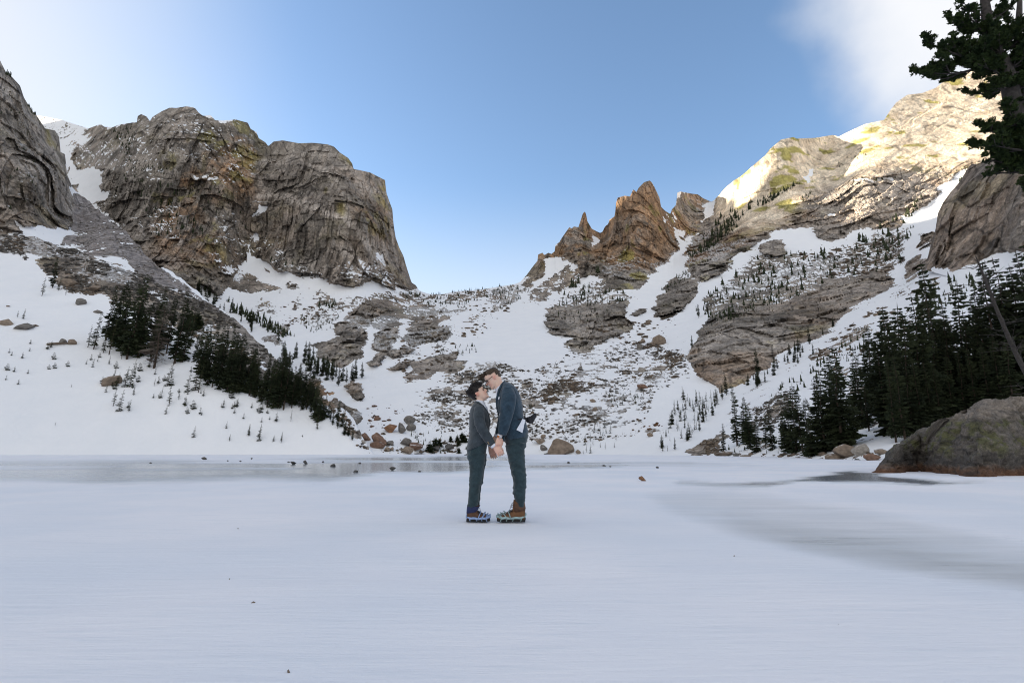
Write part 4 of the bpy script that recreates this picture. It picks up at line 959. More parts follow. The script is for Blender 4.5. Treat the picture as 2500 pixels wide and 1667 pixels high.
scatter_rocks('talus_rubble', [
    (S1, TALUS_C, 3600, 1.5, 9, 'grey'), (S1, TALUS_C, 1200, 1.5, 10, 'brown'), (S1, [(1020, 990), (1100, 920), (1190, 885), (1240, 890), (1180, 980), (1080, 1010)], 1500, 1.5, 7, 'grey'),
    (S1, [(1310, 960), (1360, 930), (1430, 900), (1480, 900), (1440, 950), (1340, 985)], 260, 3, 15, 'brown'), (S1, ZC((1350, 420), (1700, 250), (1880, 260), (1800, 340), (1560, 480), (1400, 480)), 420, 2, 9, 'tan'),
    (S1, ZC((1380, 880), (1600, 850), (1640, 1000), (1520, 1050)), 130, 3, 12, 'orange'), (S1, ZC((1830, 1220), (2000, 1100), (2150, 1060), (2200, 1180), (1950, 1240)), 160, 3, 13, 'tan'),
    (S1, [(930, 1060), (1000, 1050), (1120, 1080), (1120, 1105), (930, 1105)], 220, 2, 12, 'tan'), (S1, [(880, 1000), (930, 980), (1000, 1000), (990, 1040), (900, 1050)], 60, 2, 12, 'red'),
    (S1, [(1000, 780), (1160, 740), (1250, 740), (1200, 800), (1100, 880), (1000, 930), (960, 900)], 260, 2, 12, 'brown'), (S1, [(640, 740), (800, 720), (800, 780), (700, 800)], 220, 2, 8, 'brown'), (S1, [(1460, 790), (1640, 780), (1690, 840), (1560, 850), (1480, 850)], 140, 2, 14, 'brown'),
    (S1, ZI((860, 800), (1100, 620), (1420, 380), (1660, 300), (1640, 500), (1300, 760), (1100, 900)), 420, 3, 14, 'tan'), (S1, ZI((500, 1130), (760, 980), (860, 1060), (700, 1200), (540, 1240)), 220, 4, 14, 'grey'), (S1, [(1750, 1108), (2150, 1105), (2150, 1122), (1750, 1118)], 120, 3, 16, 'brown'),
    (S1, ZG((400, 1250), (1000, 1160), (1350, 1080), (1260, 1330), (800, 1400), (400, 1500)), 420, 2, 12, 'brown'),
    (S2, [(0, 566), (150, 598), (330, 662), (533, 752), (660, 862), (765, 945), (700, 955), (560, 895), (480, 828), (330, 750), (250, 710), (160, 710), (112, 665), (40, 622), (0, 615)], 5200, 1.5, 12, 'grey'),
    (S2, Z3((0, 60), (220, 90), (500, 250), (700, 330), (620, 470), (400, 420), (300, 290), (210, 190), (0, 170)), 500, 2, 10, 'brown'),
    (S2, Z3((1230, 700), (1340, 600), (1560, 760), (1720, 900), (1820, 980), (1700, 1080), (1560, 900), (1400, 800)), 420, 3, 13, 'tan'), (S2, [(186, 490), (240, 505), (400, 660), (560, 780), (430, 710), (300, 635), (190, 600)], 700, 1.5, 6, 'pale'),
    (S2, [(790, 960), (850, 1025), (900, 1100), (870, 1090), (820, 1020)], 120, 3, 12, 'brown'),
], 'loose grey and brown talus stones strewn over the snowy slopes')
print('rocks', time.time() - T0)
# ---------------------------------------------------------------- trees
def m_leaf(name, c1, c2, scale=3.0):
    t = NT(name); o = t.obj()
    n = t.noise(scale, 3, .6, o)
    oi = t.n('ShaderNodeObjectInfo').outputs['Random']
    c = t.mix(t.range(n, .35, .65), c1, c2)
    c = t.mix(1.0, c, t.ramp(oi, [(0, .75), (1, 1.3)]), 'MULTIPLY')
    t.set(Base_Color=c, Roughness=.75); t.bsdf.inputs['Specular IOR Level'].default_value = .2
    return t.m
M_FIR = m_leaf('fir_needles', (.020, .028, .014), (.045, .055, .024))
M_SPARSE = m_leaf('sapling_needles', (.022, .030, .012), (.055, .062, .022))
M_PINE = m_leaf('pine_needles', (.014, .030, .010), (.045, .070, .018))
M_TWIG = m_leaf('dead_twigs', (.07, .055, .045), (.14, .12, .10))
M_BARK = m_plain('bark', (.06, .043, .032), .9, scale=9, var=.5, bump=.6, bd=.02)
M_GREYBARK = m_plain('weathered_bark', (.055, .048, .044), .9, scale=9, var=.5, bump=.6, bd=.02)

def pydata(name, V, F, mat):
    me = bpy.data.meshes.new(name)
    me.from_pydata([tuple(v) for v in V], [], F)
    me.materials.append(mat)
    me.update()
    return me
def tube(V, F, pts, rads, n=6):
    """tapered tube through pts appended to V, F"""
    b = len(V)
    pts = [Vector(p) for p in pts]
    for i, p in enumerate(pts):
        d = (pts[min(i + 1, len(pts) - 1)] - pts[max(i - 1, 0)]).normalized()
        a = d.cross(Vector((0, 0, 1)) if abs(d.z) < .9 else Vector((1, 0, 0))).normalized(); c = d.cross(a)
        for k in range(n):
            t = 2 * math.pi * k / n
            V.append(p + (a * math.cos(t) + c * math.sin(t)) * rads[i])
    for i in range(len(pts) - 1):
        for k in range(n):
            F.append((b + i * n + k, b + i * n + (k + 1) % n, b + (i + 1) * n + (k + 1) % n, b + (i + 1) * n + k))
    F.append(tuple(b + (len(pts) - 1) * n + k for k in range(n)))

def conifer(seed, dense=1.0, width=.16, first=.12, ragged=.25, mat=None, droop=.35, whorls=34, dead=0.0, lean=0.0, bark=None, tuft=1.0):
    """unit-height fir: returns trunk mesh, crown mesh"""
    r = random.Random(seed)
    TV, TF = [], []
    bend = [Vector((r.uniform(-1, 1) * .012 + lean * (k / 6) ** 1.5, r.uniform(-1, 1) * .012, k / 6)) for k in range(7)]
    bend[0] = Vector((0, 0, -.03))
    tube(TV, TF, bend, [.0145 * (1 - k / 6.2) ** 1.5 + .0012 for k in range(7)], 7)
    def axis(z):
        k = max(0, min(5, int(z * 6))); f = z * 6 - k
        return bend[k].lerp(bend[k + 1], f)
    CV, CF = [], []
    for w in range(whorls):
        z = first + (1 - first) * (w + r.random() * .6) / whorls
        if z > .985: continue
        prof = (1 - z) ** .62 * (.6 + .4 * min(1, (z - first) / .15 + .2)) * (1 + .35 * math.sin(z * 23 + seed) * ragged * 1.6)
        L0 = width * prof * 1.25 + .012
        nb = max(3, int((5 + 3 * (1 - z)) * dense))
        for b in range(nb):
            if r.random() < ragged * .35: continue
            a = r.random() * 6.283
            L = L0 * r.uniform(1 - ragged, 1 + ragged * .7)
            o = axis(z)
            d = Vector((math.cos(a), math.sin(a), 0))
            side = Vector((-math.sin(a), math.cos(a), 0))
            dr = droop * (1.2 - z) * r.uniform(.6, 1.3)
            up = .30 * (z - .35)
            def sp(t): return o + d * (L * t) + Vector((0, 0, L * (-dr * t + .45 * dr * t * t + up * t)))
            # bare twig
            i0 = len(CV); p0, p1 = sp(0), sp(1)
            CV.extend([p0 + Vector((0, 0, .0022)), p0 - Vector((0, 0, .0022)), p1]); CF.append((i0, i0 + 1, i0 + 2))
            if r.random() < dead: 
                for q in range(3):
                    t = r.uniform(.3, 1); i0 = len(CV); p = sp(t); e = p + (d * .5 + side * r.choice((-1, 1)) + Vector((0, 0, r.uniform(-.5, .2)))).normalized() * L * .4
                    CV.extend([p + Vector((0, 0, .0018)), p - Vector((0, 0, .0018)), e]); CF.append((i0, i0 + 1, i0 + 2))
                continue
            ns = max(4, int(L / .011))
            for q in range(ns):
                t = .18 + .82 * (q + r.random()) / ns
                p = sp(min(t, 1))
                for sgn in (-1, 1):
                    ln = L * .36 * (1.15 - t * .7) * r.uniform(.7, 1.3) * tuft + .009
                    e = p + (side * sgn * r.uniform(.7, 1) + d * r.uniform(.3, .8)) * ln + Vector((0, 0, -ln * r.uniform(.1, .7)))
                    m = p.lerp(e, .5) + Vector((0, 0, -ln * .28)) + d * ln * r.uniform(-.2, .2)
                    m2 = p.lerp(e, .45) + d * ln * .38 + Vector((0, 0, ln * .10))
                    i0 = len(CV); CV.extend([p, m, e, m2]); CF.append((i0, i0 + 1, i0 + 2)); CF.append((i0, i0 + 2, i0 + 3))
    tip = axis(.999); i0 = len(CV)
    CV.extend([tip + Vector((.004, 0, -.05)), tip + Vector((-.004, .003, -.05)), tip + Vector((0, 0, .02))]); CF.append((i0, i0 + 1, i0 + 2))
    return pydata('trunk', TV, TF, bark or M_BARK), pydata('crown', CV, CF, mat or M_FIR)

DENSE = [conifer(1, 1.15, .088, .05, .42, whorls=40), conifer(2, 1.1, .070, .08, .5, whorls=44), conifer(3, 1.15, .105, .04, .45, whorls=38), conifer(4, 1.05, .062, .10, .55, whorls=46), conifer(5, 1.1, .092, .03, .55, whorls=40), conifer(6, 1.1, .078, .16, .5, whorls=40)]
SPARSE = [conifer(11, .8, .075, .12, .5, M_SPARSE, whorls=26), conifer(12, .75, .06, .18, .55, M_SPARSE, whorls=24, dead=.15), conifer(13, .8, .09, .05, .5, M_SPARSE, whorls=22, lean=.05), conifer(14, .8, .068, .15, .6, M_SPARSE, whorls=26, lean=-.04)]
SAPL = [conifer(21, .9, .16, .02, .5, M_SPARSE, whorls=11, tuft=1.3), conifer(22, .8, .22, .0, .6, M_SPARSE, whorls=8, tuft=1.5), conifer(23, .8, .12, .05, .5, M_SPARSE, whorls=12, tuft=1.2)]
BARE = [conifer(31, .9, .11, .12, .45, M_TWIG, whorls=34, dead=.8, bark=M_GREYBARK), conifer(32, 1.0, .14, .10, .4, M_TWIG, whorls=36, dead=.9, bark=M_BARK)]
BUSHY = [conifer(41, 1.4, .27, .02, .35, whorls=22, tuft=1.1), conifer(42, 1.4, .32, .0, .4, whorls=18, tuft=1.2)]
KINDS = dict(dense=DENSE, sparse=SPARSE, sapling=SAPL, bare=BARE, bushy=BUSHY)
NTREE = 0
TREES = []
def tree(S, px, py, hpx, kind, label, group, name='fir_tree', cat='tree', wide=1.0, lean=0.0, at_=None):
    global NTREE
    NTREE += 1
    p = at_ if at_ is not None else ground(S, px, py)
    h = hpx * (1.12 if S is S2 and hpx > 60 else 1.0) / FPX * fwd_of(p)
    if S is S2 and hpx > 60: wide *= .85
    r = random.Random(NTREE * 13 + 5)
    tm, cm = KINDS[kind][r.randrange(len(KINDS[kind]))]
    e = bpy.data.objects.new(name, None); COL.objects.link(e)
    e.empty_display_size = .1
    e.location = p
    e.scale = (h * wide * r.uniform(.9, 1.12), h * wide * r.uniform(.9, 1.12), h)
    if S is S2: lean += .07
    e.rotation_euler = (r.uniform(-.03, .03), lean + r.uniform(-.04, .04), 0)
    e['label'] = label; e['category'] = cat; e['group'] = group
    for nm, m in (('trunk', tm), ('crown', cm)):
        o = bpy.data.objects.new(nm, m); COL.objects.link(o); o.parent = e
        o.rotation_euler = (0, 0, 0)
    TREES.append((h, e))
    return e
def inpoly(poly, n, rng):
    ys, xs = np.nonzero(raster(poly))
    k = rng.integers(0, len(xs), n)
    return [(MX0 + (x + rng.random()) * MS, MY0 + (y + rng.random()) * MS) for x, y in zip(xs[k], ys[k])]

# the stand on the left slope
def zt(z, lst, kind, label, group, S, **kw):
    for bx, by, ty in lst:
        (x, y), (x2, y2) = z((bx, by), (bx, ty))
        tree(S, x, y, y - y2, kind, label, group, **kw)
A1 = ('tall dark fir in the thick stand beside the bare dead fir', 'firs in the thick stand')
zt(Z3, [(840, 885, 350), (770, 800, 390), (700, 760, 420), (890, 840, 460), (940, 810, 520), (1000, 800, 530), (800, 830, 470), (740, 770, 480), (860, 860, 420), (1095, 850, 500), (1150, 910, 460), (1200, 900, 560), (1060, 820, 560), (910, 870, 560)], 'dense', *A1, S2)
zt(Z3, [(615, 820, 590), (720, 855, 640), (580, 805, 650), (680, 840, 690), (1255, 800, 560)], 'sparse', 'thin fir with a bare lower trunk at the edge of the thick stand', 'thin firs round the thick stand', S2)
zt(Z3, [(1015, 945, 560)], 'bare', 'grey dead fir with bare twigs and thick brown trunk', 'dead firs on the slope', S2, wide=1.5)
zt(Z3, [(1240, 690, 550), (1290, 680, 560)], 'bushy', 'broad low bushy fir on the talus above the stand', 'bushy firs on the talus', S2, wide=.8)
zt(Z3, [(345, 415, 225)], 'dense', 'lone dark fir on open snow beside the talus', 'lone slope fir', S2)
zt(Z3, [(275, 465, 335), (385, 430, 340), (430, 460, 410)], 'sparse', 'small ragged fir next to the lone dark fir', 'ragged firs by the lone fir', S2)
A2 = ('dark fir in the block of close-set firs down the slope from the dead fir', 'firs in the close-set block')
zt(Z3, [(1300, 930, 700), (1325, 1000, 690), (1350, 1010, 720), (1370, 1050, 680), (1400, 1065, 740), (1420, 1040, 700), (1445, 1080, 700), (1475, 1080, 690), (1500, 1095, 730), (1340, 960, 700), (1450, 1030, 720), (1280, 900, 730)], 'dense', *A2, S2, wide=.85)
zt(Z3, [(1560, 1105, 740), (1620, 1105, 830), (1540, 1080, 880), (1590, 1090, 800), (1680, 1130, 950), (1650, 1120, 900)], 'dense', 'dark fir in the clump with an exposed brown trunk below the talus', 'firs in the clump below the talus', S2)
zt(Z3, [(1720, 1160, 960), (1760, 1195, 900), (1800, 1195, 890), (1835, 1205, 850), (1870, 1215, 880)], 'dense', 'dark fir on the falling edge of the snow slope', 'firs on the slope edge', S2)
zt(Z4, [(60, 955, 560), (100, 950, 640), (180, 950, 700), (215, 960, 790), (290, 985, 810), (330, 985, 745), (400, 1020, 630), (370, 1010, 720), (430, 1030, 700), (480, 1045, 810), (530, 1065, 930), (620, 1100, 860), (590, 1095, 950), (660, 1110, 880), (710, 1195, 985), (690, 1150, 1000), (740, 1180, 1020), (800, 1190, 1080), (860, 1240, 1130), (910, 1290, 1180), (970, 1330, 1230), (940, 1300, 1220)], 'dense', 'dark fir on the falling edge of the snow slope', 'firs on the slope edge', S2)
G3 = np.random.default_rng(5)
for x, y in inpoly(Z4((0, 930), (120, 930), (330, 970), (520, 1050), (700, 1150), (680, 1170), (480, 1070), (280, 1000), (0, 965)), 26, G3):
    tree(S2, x, y, G3.uniform(45, 105), 'dense', 'dark fir on the falling edge of the snow slope', 'firs on the slope edge')
for x, y in inpoly(Z3((690, 720), (980, 760), (1220, 860), (1180, 910), (860, 880), (700, 800)), 5, G3):
    tree(S2, x, y, G3.uniform(80, 150), 'dense', *A1)
for x, y in inpoly(Z4((420, 900), (560, 930), (760, 1080), (940, 1270), (900, 1290), (700, 1150), (560, 1050), (420, 980)), 30, G3):
    tree(S2, x, y, G3.uniform(34, 72), 'dense', 'dark fir on the falling edge of the snow slope', 'firs on the slope edge')
for x, y in inpoly([(690, 850), (760, 870), (840, 930), (835, 945), (740, 920), (690, 890)], 22, G3):
    tree(S1, x, y, G3.uniform(28, 52), 'dense', 'fir in the grove on the rocky knoll above the lake head', 'firs on the knoll')
zt(Z4, [(780, 870, 740), (820, 880, 760), (895, 880, 750), (930, 890, 770), (970, 870, 740), (1000, 860, 705), (1045, 860, 730), (650, 800, 690), (700, 820, 690), (740, 840, 720)], 'dense', 'fir in the grove on the rocky knoll above the lake head', 'firs on the knoll', S1)
for x, y in inpoly([(470, 690), (520, 720), (640, 790), (690, 810), (680, 825), (600, 800), (500, 745)], 30, G3):
    tree(S1, x, y + 6, G3.uniform(16, 36), 'dense', 'small fir in the row behind the scree edge', 'firs behind the scree')
# saplings on the left snow
SN = ('sapling fir with gaps between its branches on the steep snow slope', 'saplings on the snow slope')
zt(Z3, [(745, 1030, 930), (800, 880, 790), (720, 920, 860), (820, 1070, 930), (855, 1070, 900), (885, 1010, 910), (745, 1190, 1060), (785, 1225, 1080), (850, 1230, 1150), (880, 1120, 1050), (1105, 1060, 920), (1130, 1010, 900), (1115, 1190, 1040), (1070, 1110, 1060), (1090, 1245, 1180), (1230, 1100, 960), (1285, 1090, 900), (1310, 1105, 930), (1180, 1150, 1080), (1275, 1400, 1320), (1490, 1340, 1290), (1640, 1390, 1310), (1710, 1420, 1310), (1855, 1435, 1360), (1515, 1420, 1375), (1800, 1430, 1385), (360, 1320, 1290), (565, 920, 880), (610, 935, 875), (645, 900, 865), (115, 610, 560), (150, 620, 545), (470, 1065, 1040), (1015, 1060, 1000), (840, 1000, 940), (770, 1060, 970), (700, 1100, 1040)], 'sparse', *SN, S2, name='fir_sapling')
zt(Z4, [(180, 1295, 1210), (260, 1335, 1205), (368, 1340, 1290), (428, 1355, 1265), (30, 1335, 1290), (500, 1190, 1100), (700, 1250, 1150)], 'sparse', *SN, S2, name='fir_sapling')
for poly, n, a, b in ((Z3((0, 780), (450, 780), (480, 1060), (0, 1060)), 16, 10, 20), (Z3((540, 860), (1250, 880), (1280, 1250), (700, 1240)), 22, 12, 26), (Z3((1150, 1100), (1700, 1120), (1892, 1200), (1892, 1330), (1200, 1260)), 30, 9, 24)):
    for x, y in inpoly(poly, n, G3):
        tree(S2, x, y, G3.uniform(a, b), 'sapling', 'tiny half-buried sapling on the steep snow slope', 'half-buried saplings', name='fir_sapling')

# the firs of the right shore
zt(ZI, [(480, 1300, 940), (400, 1350, 1165), (530, 1280, 1010), (560, 1310, 1060)], 'dense', 'dark fir in the clump standing above the long low shore slab', 'firs in the first shore clump', S1)
zt(ZI, [(600, 1335, 1120), (650, 1300, 1100), (690, 1320, 1090), (760, 1310, 1050), (800, 1330, 990), (830, 1335, 930), (870, 1335, 970), (900, 1350, 1010), (920, 1360, 1080)], 'dense', 'dark fir in the shore row between the long slab and the rounded boulder', 'firs in the shore row', S1)
zt(ZI, [(1000, 1335, 840), (985, 1310, 880), (1060, 1300, 785), (1100, 1310, 705), (1135, 1300, 800), (1080, 1290, 760)], 'dense', 'tall narrow fir standing just behind the rounded shore boulder', 'narrow firs behind the rounded boulder', S1)
zt(ZI, [(1230, 1185, 710), (1210, 1170, 800), (1310, 1105, 590), (1285, 1090, 680), (1260, 1210, 900), (1340, 1120, 700)], 'dense', 'tall fir at the gap of snow beside the dark forest edge', 'firs beside the snow gap', S1)
FOREST = ('nearly black fir in the dense forest behind the great boulder', 'firs in the dark forest')
fx = [(1400, 1180, 470), (1370, 1230, 600), (1450, 1200, 480), (1480, 1220, 440), (1530, 1230, 500), (1560, 1160, 560), (1600, 1200, 390), (1640, 1190, 560), (1680, 1160, 620), (1720, 1120, 400), (1700, 1000, 175), (1745, 1100, 420), (1780, 1110, 520), (1820, 1090, 560), (1850, 1050, 300), (1880, 1080, 480), (1920, 1060, 420), (1960, 1060, 500),
      (2000, 1050, 340), (2030, 1020, 430), (2060, 1040, 170), (2090, 1020, 400), (2120, 1010, 330), (2150, 1020, 150), (2180, 1000, 260), (2220, 1000, 200), (2280, 1000, 100), (1420, 1280, 800), (1470, 1270, 760), (1520, 1250, 820), (1580, 1240, 800), (1640, 1220, 800), (1430, 1230, 640), (1500, 1220, 700), (1570, 1200, 680), (1620, 1180, 720), (1700, 1200, 820), (1760, 1160, 760), (1830, 1130, 740), (1900, 1110, 720), (1980, 1090, 700), (2050, 1070, 640), (2110, 1060, 600), (2340, 1000, 60), (2400, 1000, 150)]
zt(ZI, fx, 'dense', *FOREST, S1, wide=.95)
zt(ZI, [(2080, 1000, 420), (2000, 1010, 560), (2150, 990, 560), (2220, 990, 460), (1960, 1010, 640)], 'bare', 'bare grey dead fir at the edge of the dark forest', 'dead firs in the forest', S1, wide=1.4)
LONE = ('single fir on the snow strip under the steep rock wall', 'lone firs under the wall')
zt(ZI, [(420, 1000, 865), (605, 880, 720), (905, 700, 590), (1048, 600, 543), (255, 545, 462), (215, 730, 650), (308, 520, 455), (930, 760, 690), (990, 650, 600)], 'dense', *LONE, S1)
TH = ('small fir in the thicket of young firs on the snowy fan', 'young firs in the thicket')
for x, y in inpoly(ZC((1600, 1180), (1700, 900), (1850, 640), (2050, 640), (2250, 660), (2200, 800), (1950, 1000), (1750, 1160)), 74, G3):
    tree(S1, x, y + 4, G3.uniform(12, 40), 'dense' if G3.random() < .5 else 'sparse', *TH)
for x, y in inpoly(ZI((480, 940), (640, 880), (800, 750), (900, 700), (860, 800), (700, 900), (560, 960)), 26, G3):
    tree(S1, x, y, G3.uniform(16, 36), 'dense', 'small fir along the foot of the lower rock wall', 'firs along the wall foot')
for x, y in inpoly(ZC((860, 950), (1150, 850), (1200, 1160), (880, 1190)), 16, G3):
    tree(S1, x, y, G3.uniform(10, 26), 'sparse', 'sapling fir on the snowy fan by the big brown shore boulder', 'saplings on the fan', name='fir_sapling')
zt(ZC, [(435, 1005, 920), (392, 1020, 940), (1040, 1030, 920), (985, 1000, 900), (1085, 960, 850), (1195, 1080, 1020), (910, 1190, 1110), (945, 1200, 1110), (878, 1205, 1165), (1640, 1180, 1080), (1820, 1060, 960)], 'sparse', 'sapling fir on the snowy fan by the big brown shore boulder', 'saplings on the fan', S1, name='fir_sapling')
for x, y in inpoly([(1060, 1075), (1130, 1060), (1140, 1106), (1040, 1106)], 12, G3):
    tree(S1, x, y, G3.uniform(12, 24), 'bushy', 'low bushy fir on the far shore among dark boulders', 'bushy shore firs')
print('trees', NTREE, time.time() - T0)

# firs too small and far to tell apart, on ledges and ridges all over the cirque
def tiny_trees(name, jobs, label):
    V, F = [], []
    r = np.random.default_rng(3)
    for S, poly, n, a, b in jobs:
        for x, y in inpoly(poly, n, r):
            g = ground(S, x, y); h = (a + (b - a) * r.random() ** 1.8) * .8 / FPX * fwd_of(g); w = h * r.uniform(.14, .30)
            for lv in range(4):
                z0 = h * (.05 + .22 * lv); z1 = h * (.42 + .20 * lv); ww = w * (1 - .22 * lv)
                i0 = len(V); an = r.random() * 6
                for q in range(5):
                    t = an + q * 1.2566; k = ww * r.uniform(.55, 1.2)
                    V.append((g.x + k * math.cos(t), g.y + k * math.sin(t), g.z + z0 + h * r.uniform(-.05, .08)))
                V.append((g.x, g.y, g.z + min(z1, h)))
                for q in range(5): F.append((i0 + q, i0 + (q + 1) % 5, i0 + 5))
    me = pydata(name, V, F, M_FIR)
    link(name, me, kind='stuff', label=label, category='trees')
tiny_trees('distant_trees', [
    (S1, Z4((0, 260), (120, 330), (280, 400), (420, 470), (560, 560), (430, 540), (240, 450), (60, 360)), 130, 10, 26), (S1, Z4((1380, 200), (1500, 215), (1900, 160), (2195, 140), (2195, 190), (1900, 270), (1560, 250)), 120, 5, 12), (S1, Z4((700, 280), (840, 270), (850, 310), (720, 330)), 26, 8, 18), (S1, Z4((1350, 210), (1490, 200), (1490, 240), (1370, 240)), 40, 5, 11),
    (S1, Z4((1640, 620), (1900, 600), (1980, 640), (1800, 700), (1640, 720)), 30, 7, 16), (S1, Z4((560, 380), (800, 420), (900, 330), (800, 480), (620, 520)), 50, 6, 13), (S1, Z4((1500, 260), (1860, 250), (1850, 320), (1560, 300)), 60, 5, 13), (S1, Z4((600, 680), (840, 760), (900, 860), (760, 830), (620, 780)), 40, 10, 30),
    (S1, ZF((0, 960), (200, 930), (300, 960), (150, 1090), (0, 1130)), 60, 5, 12), (S1, ZF((420, 1130), (600, 960), (780, 920), (1060, 980), (1060, 1050), (800, 1090), (500, 1100)), 90, 7, 20), (S1, ZF((600, 950), (660, 950), (660, 900)), 4, 24, 36), (S1, ZF((400, 1160), (560, 1140), (900, 1120), (1000, 1170), (600, 1230)), 40, 6, 14), (S1, ZF((1300, 960), (1400, 880), (1560, 760), (1500, 880), (1340, 990)), 30, 7, 16),
    (S1, ZF((790, 850), (840, 850), (830, 800)), 4, 22, 30), (S1, ZF((1500, 700), (1620, 620), (1760, 480), (1880, 370), (1880, 480), (1700, 640), (1540, 740)), 120, 8, 24), (S1, ZF((1540, 1150), (1640, 1000), (1880, 900), (1880, 1180), (1640, 1200)), 46, 8, 26),
    (S1, ZG((0, 1140), (180, 960), (380, 880), (320, 980), (100, 1180)), 70, 8, 24), (S1, ZG((370, 900), (520, 840), (660, 770), (640, 800), (400, 930)), 60, 8, 18), (S1, ZG((660, 890), (720, 830), (740, 840), (690, 890)), 14, 6, 14),
    (S1, ZG((160, 1420), (420, 1240), (760, 1200), (1000, 1160), (1250, 1100), (1400, 1060), (1280, 1330), (900, 1380), (600, 1500), (200, 1560)), 210, 7, 30), (S1, ZG((1000, 1160), (1200, 1000), (1400, 940), (1400, 1050), (1250, 1240)), 44, 8, 34), (S1, ZG((1300, 1000), (1440, 860), (1440, 920), (1360, 1000)), 22, 12, 26), (S1, ZG((970, 750), (1280, 730), (1280, 750), (980, 770)), 22, 6, 14), (S1, ZG((1640, 830), (1740, 700), (1740, 740), (1660, 830)), 24, 10, 24), (S1, ZG((860, 660), (1050, 560), (1080, 600), (900, 680)), 20, 5, 10),
    (S1, ZI((300, 560), (500, 460), (900, 350), (860, 420), (560, 520), (320, 600)), 90, 8, 26), (S1, ZI((640, 1010), (1000, 760), (1250, 620), (1300, 700), (1000, 900), (760, 1020)), 90, 8, 26), (S1, ZI((1500, 420), (1660, 330), (1900, 300), (1900, 420), (1560, 560)), 50, 12, 40), (S1, ZI((340, 1340), (520, 1240), (900, 1310), (900, 1360), (500, 1340)), 60, 8, 20),
    (S1, Z1((850, 700), (1000, 620), (1050, 760), (980, 960), (900, 800)), 70, 6, 16), (S1, Z1((950, 900), (1250, 940), (1300, 1020), (1000, 1020)), 70, 5, 12), (S1, Z1((900, 1000), (1300, 1080), (1400, 1300), (1600, 1500), (1200, 1500), (1050, 1200)), 130, 7, 20), (S1, Z1((1250, 1000), (1900, 1100), (1900, 1500), (1500, 1450)), 70, 6, 14), (S2, Z1((0, 300), (150, 500), (450, 1100), (500, 1400), (0, 1300)), 40, 7, 14), (S1, Z2((470, 1180), (720, 1230), (680, 1260), (480, 1240)), 16, 7, 14),
    (S2, Z1((0, 160), (20, 200), (85, 270), (60, 280)), 8, 14, 24), (S2, Z1((190, 460), (250, 540), (280, 575), (240, 560)), 12, 8, 14), (S1, [(1000, 1060), (1130, 1050), (1140, 1106), (1010, 1106)], 40, 8, 18), (S1, ZC((320, 740), (380, 740), (380, 790)), 6, 8, 14), (S1, ZC((1100, 560), (1300, 560), (1250, 780), (1150, 780)), 40, 5, 13), (S1, ZC((1360, 650), (1460, 640), (1450, 760), (1380, 740)), 16, 6, 12),
], 'tiny far-off firs dotted over ledges and ridges of the cirque')
print('tiny', time.time() - T0)

